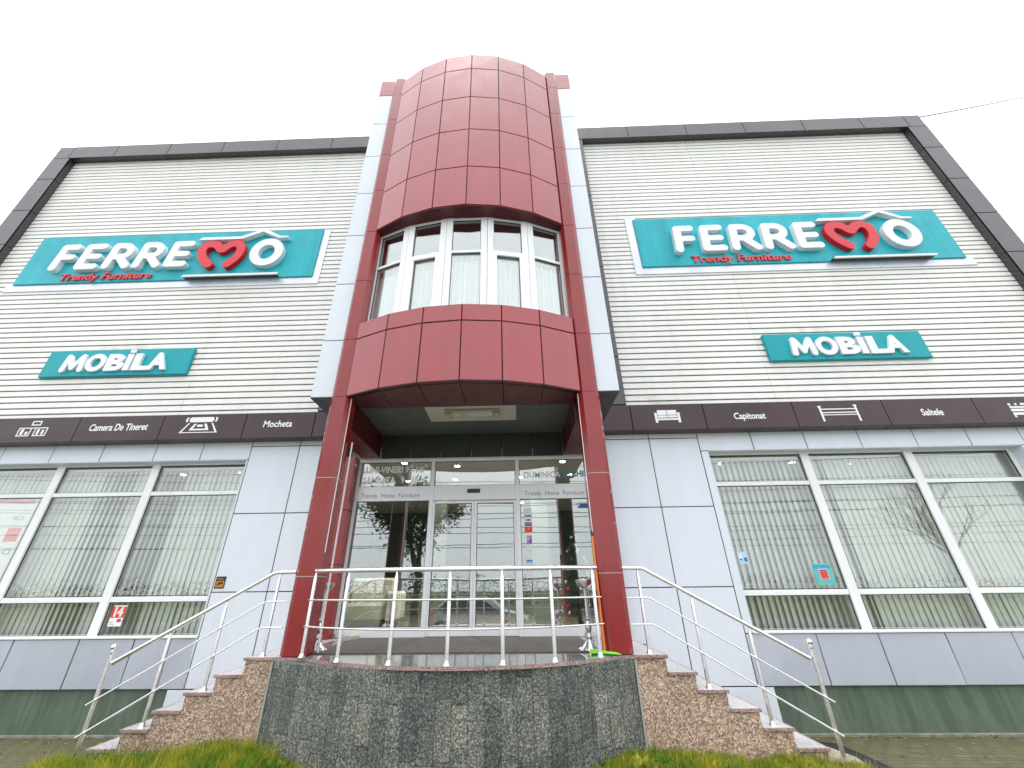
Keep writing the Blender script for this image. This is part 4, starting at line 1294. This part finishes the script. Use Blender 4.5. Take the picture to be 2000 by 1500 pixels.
e = MB(); e.extr([(-5.0, .115), (-4.975, .115), (-4.955, .135), (-4.90, .13), (-4.895, .16), (-4.965, .165), (-4.99, .15)], YP - .009, YP - .0068); ink(o, e, (.03, .02, .015))
# large pink poster standing behind the left shop window
o = sticker(-10.75, -9.14, -.50, 1.665, YW + .062, (.86, .82, .83), 'large white poster with pink block seen from behind in left shop window', [(.80, .96, .64, .75, (.80, .16, .17)), (.50, .96, .955, .99, (.80, .40, .44)), (.82, .94, .71, .715, (.85, .6, .6)), (.0, .6, .55, .9, (.84, .70, .72))], 'poster', None, 'poster', .006)
ink(o, text_mb('GP', -9.50, -9.27, 1.265, 1.345, YW + .0535, .002, .0, mirror=True), (.45, .42, .44))
ink(o, text_mb('D', -9.36, -9.21, .665, .76, YW + .0535, .002, .0, mirror=True), (.42, .38, .42))
e = MB()
for q in range(9): e.box(-10.7, -9.25 - .1 * (q % 3), YW + .052, YW + .0535, .05 + q * .065, .07 + q * .065)
ink(o, e, (.58, .52, .55))

# ---- vertical blinds
def blind(x0, x1, ang, label, gap=None):
    s = thing('vertical_blind', label, 'blind', ((x0 + x1) / 2, 7.82, -.56), 'vertical blinds in the shop windows')
    m = MB()
    x = x0 + .05; w = .0625
    while x < x1 - .03:
        a = R_(ang + random.uniform(-5, 5))
        if gap and gap[0] < x < gap[1]: a = R_(gap[2] + random.uniform(-8, 8))
        dx, dy = math.cos(a) * w, math.sin(a) * w
        y = 7.82
        sw = random.uniform(-.008, .008)
        nseg = 3
        o = len(m.v)
        for zz, off in ((-.645, sw), (2.20, 0)):
            for q in range(nseg + 1):
                t_ = -1 + 2 * q / nseg; cv = .010 * (1 - t_ * t_)
                m.v.append((x + dx * t_ + off - math.sin(a) * cv, y + dy * t_ + math.cos(a) * -cv, zz))
        for q in range(nseg): m.f.append((o + q, o + q + 1, o + nseg + 2 + q, o + nseg + 1 + q))
        x += .105
    m.build('slats', BLIND, s)
    m = MB(); m.box(x0 + .01, x1 - .01, 7.79, 7.85, 2.21, 2.26); m.build('head_rail', PVC, s)
blind(-11.1, -9.13, -8, 'cream vertical blind behind the pink poster, left shop window')
blind(-9.11, -7.16, -10, 'cream vertical blind in the middle bay of the left window', (-8.2, -7.4, -25))
blind(-7.14, -5.20, -16, 'cream vertical blind above the red 14 sticker, left window', (-7.1, -6.5, -33))
blind(3.74, 5.68, 34, 'cream vertical blind with open slats behind the turquoise poster')
blind(5.70, 7.63, 13, 'cream vertical blind, mostly closed, middle bay of the right window', (5.6, 6.05, 34))
blind(7.65, 9.62, 8, 'cream vertical blind, fully closed, outer bay of the right window')

# ---- showroom furniture seen through the door glass
s = thing('armchair', 'cream leather armchair with wooden base behind the left door glass', 'armchair', (-2.75, 8.9, ZL))
LEA = mat('cream_leather', (.62, .58, .48), .45, var=.05, vs=6, bump=.1, bs=60)
for nm, q in (('seat', (-3.3, -2.42, 8.42, 9.0, ZL + .16, ZL + .46)), ('backrest', (-3.3, -2.42, 9.0, 9.25, ZL + .30, ZL + .90)), ('armrest', (-3.55, -3.31, 8.38, 9.2, ZL + .16, ZL + .66)), ('armrest', (-2.41, -2.20, 8.38, 9.2, ZL + .16, ZL + .66))):
    m = MB(); m.box(*q, .045); m.build(nm, LEA, s)
m = MB(); m.box(-3.55, -2.20, 8.40, 9.2, ZL + .05, ZL + .155, .01); m.build('base', mat('walnut_wood', (.16, .07, .03), .4), s)
s = thing('christmas_tree', 'dark green Christmas tree with red and silver baubles behind right glass', 'christmas tree', (1.25, 8.9, ZL))
m = MB(); m.tube([(1.25, 8.9, ZL), (1.25, 8.9, 1.05)], [.05, .01], 8); m.build('trunk', BARK, s)
m = MB()
for q in range(5200):
    h = random.random() ** 1.5; z = ZL + .22 + h * 1.55
    rr = .52 * (1 - h) ** .9 * (.75 + .25 * math.sin(h * 42)) * random.uniform(.35, 1.05) + .01
    a = random.uniform(0, 6.283); cx_, cy_ = 1.25 + rr * math.cos(a), 8.9 + rr * math.sin(a)
    l = random.uniform(.05, .10); a2 = a + random.uniform(-.7, .7)
    ex, ey = cx_ + l * math.cos(a2), cy_ + l * math.sin(a2); w = .008
    m.add([(cx_ - w * math.sin(a2), cy_ + w * math.cos(a2), z), (cx_ + w * math.sin(a2), cy_ - w * math.cos(a2), z), (ex, ey, z - random.uniform(.0, .05))], [(0, 1, 2)])
m.build('crown', NEEDLE, s)
RB, SB = mat('red_bauble', (.5, .02, .02), .15), mat('silver_bauble', (.75, .75, .75), .15, .7)
for q in range(38):
    h = random.random() ** 1.3; a = random.uniform(3.3, 6.1); rr = .54 * (1 - h) ** .9 + .03
    m = MB(); m.ball((1.25 + rr * math.cos(a), 8.9 + rr * math.sin(a), ZL + .25 + h * 1.45), random.uniform(.022, .036), 8); m.build('bauble', RB if h < .45 and q % 3 else SB, s, True)
s = thing('potted_plant', 'leafy green plant in terracotta pot beside the cream armchair', 'plant', (-1.75, 9.3, ZL))
m = MB(); m.lathe([(.11, 0), (.15, .26), (.16, .30), (.13, .30), (.12, .22)], -1.75, 9.3, 18, ZL + .002); m.build('pot', mat('terracotta', (.30, .10, .05), .7), s, True)
m = MB()
for q in range(260):
    a = random.uniform(0, 6.283); e = random.uniform(.3, 1.4); l = random.uniform(.15, .62)
    c = Vector((-1.75 + .9 * l * math.cos(a) * math.cos(e), 9.3 + .9 * l * math.sin(a) * math.cos(e), ZL + .30 + l * math.sin(e)))
    d = Vector((math.cos(a), math.sin(a), random.uniform(-.5, .3))).normalized() * .09; sd = d.cross(Vector((0, 0, 1))).normalized() * .026
    m.add([c - d * .5, c + sd, c + d * .6, c - sd], [(0, 1, 2, 3)])
m.build('leaves', twotone('house_plant_leaf', (.02, .09, .015), (.05, .16, .03), 8, rough=.4), s)
LAMP = emis('lit_downlight', (1., .97, .9), 22)
dl = [(-2.3, 8.4), (-1.2, 8.7), (-.1, 8.3), (1.1, 8.5), (-2.6, 10), (-1.4, 9.9), (.2, 9.8), (1.4, 9.6), (-.6, 11.5), (1.5, 11.5), (-2.7, 12), (.3, 13), (4.6, 8.9), (6.2, 8.9), (7.6, 9.1), (-6.2, 8.9), (-7.6, 9.0)]
first = None
for i, (x, y) in enumerate(dl):
    if -3.5 < x < 2.5:
        ld = bpy.data.lights.new('downlight_lamp', 'SPOT'); ld.energy = 60; ld.spot_size = R_(130); ld.spot_blend = .6; ld.shadow_soft_size = .05; ld.color = (1, .96, .88)
        lo = bpy.data.objects.new('downlight_lamp', ld); COL.objects.link(lo); lo.location = (x, y, 2.41)
    if first is None:
        first = thing('ceiling_downlight', 'small round lit downlight in the showroom ceiling', 'downlight', (x, y, 2.455), 'lit downlights in the showroom ceiling')
        m = MB(); m.lathe([(.075, 0), (.075, -.012), (.058, -.012)][::-1], x, y, 18, 2.458); m.build('rim', PVC, first)
        m = MB(); m.lathe([(.056, -.016), (.056, -.013)], x, y, 18, 2.458); m.build('bulb', LAMP, first)
    else:
        c = first.copy(); COL.objects.link(c); c.location = (x, y, 2.455)
        for ch in list(first.children):
            d = ch.copy(); COL.objects.link(d); d.parent = c

# ================================================================== across the street (mirrored in the glass)
def cable(p0, p1, sag, r=.009, n=16):
    m = MB(); p0 = Vector(p0); p1 = Vector(p1)
    m.tube([p0.lerp(p1, i / n) - Vector((0, 0, sag * 4 * (i / n) * (1 - i / n))) for i in range(n + 1)], r, 6)
    return m
solo(cable((11.9, 7.25, 12.08), (34, 14.2, 26.4), .12, .022), 'overhead_cable', BLACK, 'thin cable running from the right roof corner into the sky', 'cable')
for i, (z, y, sg, dz) in enumerate(((2.3, -8.6, .25, .2), (2.6, -8.7, .35, -.2), (3.1, -8.6, .3, .1), (3.5, -8.8, .4, .3), (3.9, -8.6, .3, -.3), (4.3, -8.7, .45, .2), (4.6, -8.6, .35, 0), (4.9, -8.8, .5, .25), (5.3, -8.7, .4, -.2), (6.2, -8.6, .6, .3), (7.0, -8.8, .5, -.3), (8.6, -8.7, .6, .2))):
    solo(cable((-34, y, z + dz), (38, y, z - dz), sg, .016), 'power_line', BLACK, 'black overhead line strung between poles across the street', 'power line', 'overhead lines across the street')
for x in (-34, 38):
    s = thing('utility_pole', 'round concrete utility pole at the %s end of the overhead lines' % ('west' if x < 0 else 'east'), 'utility pole', (x, -8.7, -1.7))
    m = MB(); m.tube([(x, -8.7, -1.75), (x, -8.7, 9.2)], [.17, .11], 12); m.build('mast', mat('pole_concrete', (.35, .34, .32), .8), s, True)
    for z in (4.2, 6.4, 8.4):
        m = MB(); m.box(x - .05, x + .05, -9.3, -8.1, z, z + .09); m.build('crossarm', BARK, s)

def leafy(x, y, h, r, label, dens=2600, bare=False):
    s = thing('street_tree', label, 'tree', (x, y, -1.7))
    m = MB(); tips = []
    def br(p, d, l, rad, dep):
        q = p + d * l
        m.tube([p, (p + q) / 2 + Vector((random.uniform(-.05, .05), random.uniform(-.05, .05), 0)) * l, q], [rad, rad * .82, rad * .65], 6, False)
        tips.append(q)
        if dep <= 0: return
        for _ in range((3 if dep > 1 else 4) if not bare else (3 if dep > 3 else 2)):
            nd = (d + Vector((random.uniform(-1, 1), random.uniform(-1, 1), random.uniform(-.2, .75))) * .75).normalized()
            br(q, nd, l * random.uniform(.66, .9), rad * .62, dep - 1)
    br(Vector((x, y, -1.72)), Vector((.03, 0, 1)).normalized(), h * (.20 if bare else .27), h * (.016 if bare else .028), 6 if bare else 3)
    m.build('trunk', BARK, s)
    if not bare:
        m = MB()
        for q in range(dens):
            t_ = random.choice(tips)
            c = t_ + Vector((random.gauss(0, r), random.gauss(0, r), random.gauss(0, r * .8)))
            a = Vector((random.uniform(-1, 1), random.uniform(-1, 1), random.uniform(-.6, .6))).normalized() * random.uniform(.07, .15)
            b_ = a.cross(Vector((random.uniform(-1, 1), random.uniform(-1, 1), 1))).normalized() * .05
            m.add([c - a, c + b_, c + a, c - b_], [(0, 1, 2, 3)])
        m.build('crown', LEAFM, s)
leafy(-4.9, -7.6, 8.4, .42, 'bushy evergreen tree across the street, mirrored in the left door glass', 11000)
leafy(25.5, -10.5, 9.5, .3, 'bare winter tree across the street, mirrored in the right shop window', 0, True)
leafy(-18, -17.5, 7, .5, 'leafy roadside tree far along the field edge', 2600)
# far tree belt
m = MB()
for side_y, xs_ in ((-52, np.linspace(-130, 130, 130)),):
    for i in range(len(xs_) - 1):
        h0 = 2.8 + 2.4 * abs(math.sin(i * .7)) * random.random() + random.random()
        x0, x1 = xs_[i], xs_[i + 1] + .8
        for q in range(260):
            c = Vector((random.uniform(x0, x1), side_y + random.uniform(-3, 3), -1.75 + random.random() ** 1.3 * h0 * .8))
            a = Vector((random.uniform(-1, 1), random.uniform(-1, 1), random.uniform(-1, 1))).normalized() * random.uniform(.07, .19)
            b_ = a.cross(Vector((random.random(), 1, random.random()))).normalized() * random.uniform(.03, .09)
            m.add([c - a, c + b_, c + a, c - b_], [(0, 1, 2, 3)])
o = m.build('treeline', HEDGE); o['kind'] = 'stuff'

def car(x, y, rot, col, label):
    s = thing('parked_car', label, 'car', (0, 0, 0), 'cars parked across the street')
    paint = mat('car_paint', col, .25, var=.02, spec=.6)
    prof = [(-2.1, .28), (-2.13, .55), (-2.05, .86), (-1.75, .92), (-1.25, 1.36), (-.9, 1.44), (.25, 1.44), (.6, 1.38), (1.2, .95), (1.95, .80), (2.12, .58), (2.12, .28)]
    def half(z): return .84 if z < .95 else .84 - (z - .95) * .42
    m = MB(); nn = len(prof)
    m.add([(u, -half(z), z) for u, z in prof] + [(u, half(z), z) for u, z in prof], [tuple(range(nn))[::-1], tuple(range(nn, 2 * nn))] + [(i, (i + 1) % nn, (i + 1) % nn + nn, i + nn) for i in range(nn)])
    body = m.build('body', paint, s)
    gl = mat('dark_car_glass', (.02, .025, .03), .08, var=0)
    m = MB()
    for sg in (-1, 1):
        for win in ([(-1.5, .98), (-1.18, 1.32), (-.35, 1.38), (-.35, .98)], [(-.27, .98), (-.27, 1.38), (.32, 1.37), (.98, .98)]):
            q = [(u, sg * (half(z) + .004), z) for u, z in win]
            o = len(m.v); m.v += q; m.f.append(tuple(range(o, o + 4)) if sg > 0 else tuple(range(o, o + 4))[::-1])
    m.add([(.66, -.62, 1.35), (.66, .62, 1.35), (1.17, .76, .985), (1.17, -.76, .985)], [(3, 2, 1, 0)])
    m.add([(-1.30, -.62, 1.34), (-1.30, .62, 1.34), (-1.73, .76, .96), (-1.73, -.76, .96)], [(0, 1, 2, 3)])
    m.v = [(u, v_, z + (.006 if abs(v_) < .79 else 0)) for u, v_, z in m.v]
    m.build('window', gl, s)
    for u in (-1.32, 1.32):
        for sg in (-1, 1):
            m = MB(); m.lathe([(.12, -.09), (.30, -.10), (.32, -.06), (.32, .06), (.30, .10), (.12, .09)], 0, 0, 20)
            m.v = [(u + a, sg * .80 + c, .32 + b_) for a, b_, c in m.v]
            wh = m.build('wheel', RUBBER, s, True)
            m = MB(); m.lathe([(.19, -.11), (.19, .11)], 0, 0, 16); m.v = [(u + a, sg * .80 + c, .32 + b_) for a, b_, c in m.v]; m.build('rim', STEEL, wh, True)
    for sg in (-1, 1):
        m = MB(); m.box(2.06, 2.13, sg * .62 - .16, sg * .62 + .16, .60, .74, .02); m.build('headlight', PVC, s)
        m = MB(); m.box(-2.15, -2.06, sg * .66 - .12, sg * .66 + .12, .66, .84, .02); m.build('taillight', LRED, s)
    s.location = (x, y, -1.70); s.rotation_euler = (0, 0, rot)
car(-1.6, -4.6, R_(4), (.42, .45, .46), 'silver hatchback parked behind the viewer, mirrored in the doors')
car(3.8, -5.0, R_(-3), (.30, .36, .40), 'blue grey hatchback parked behind the viewer, mirrored in the door glass')
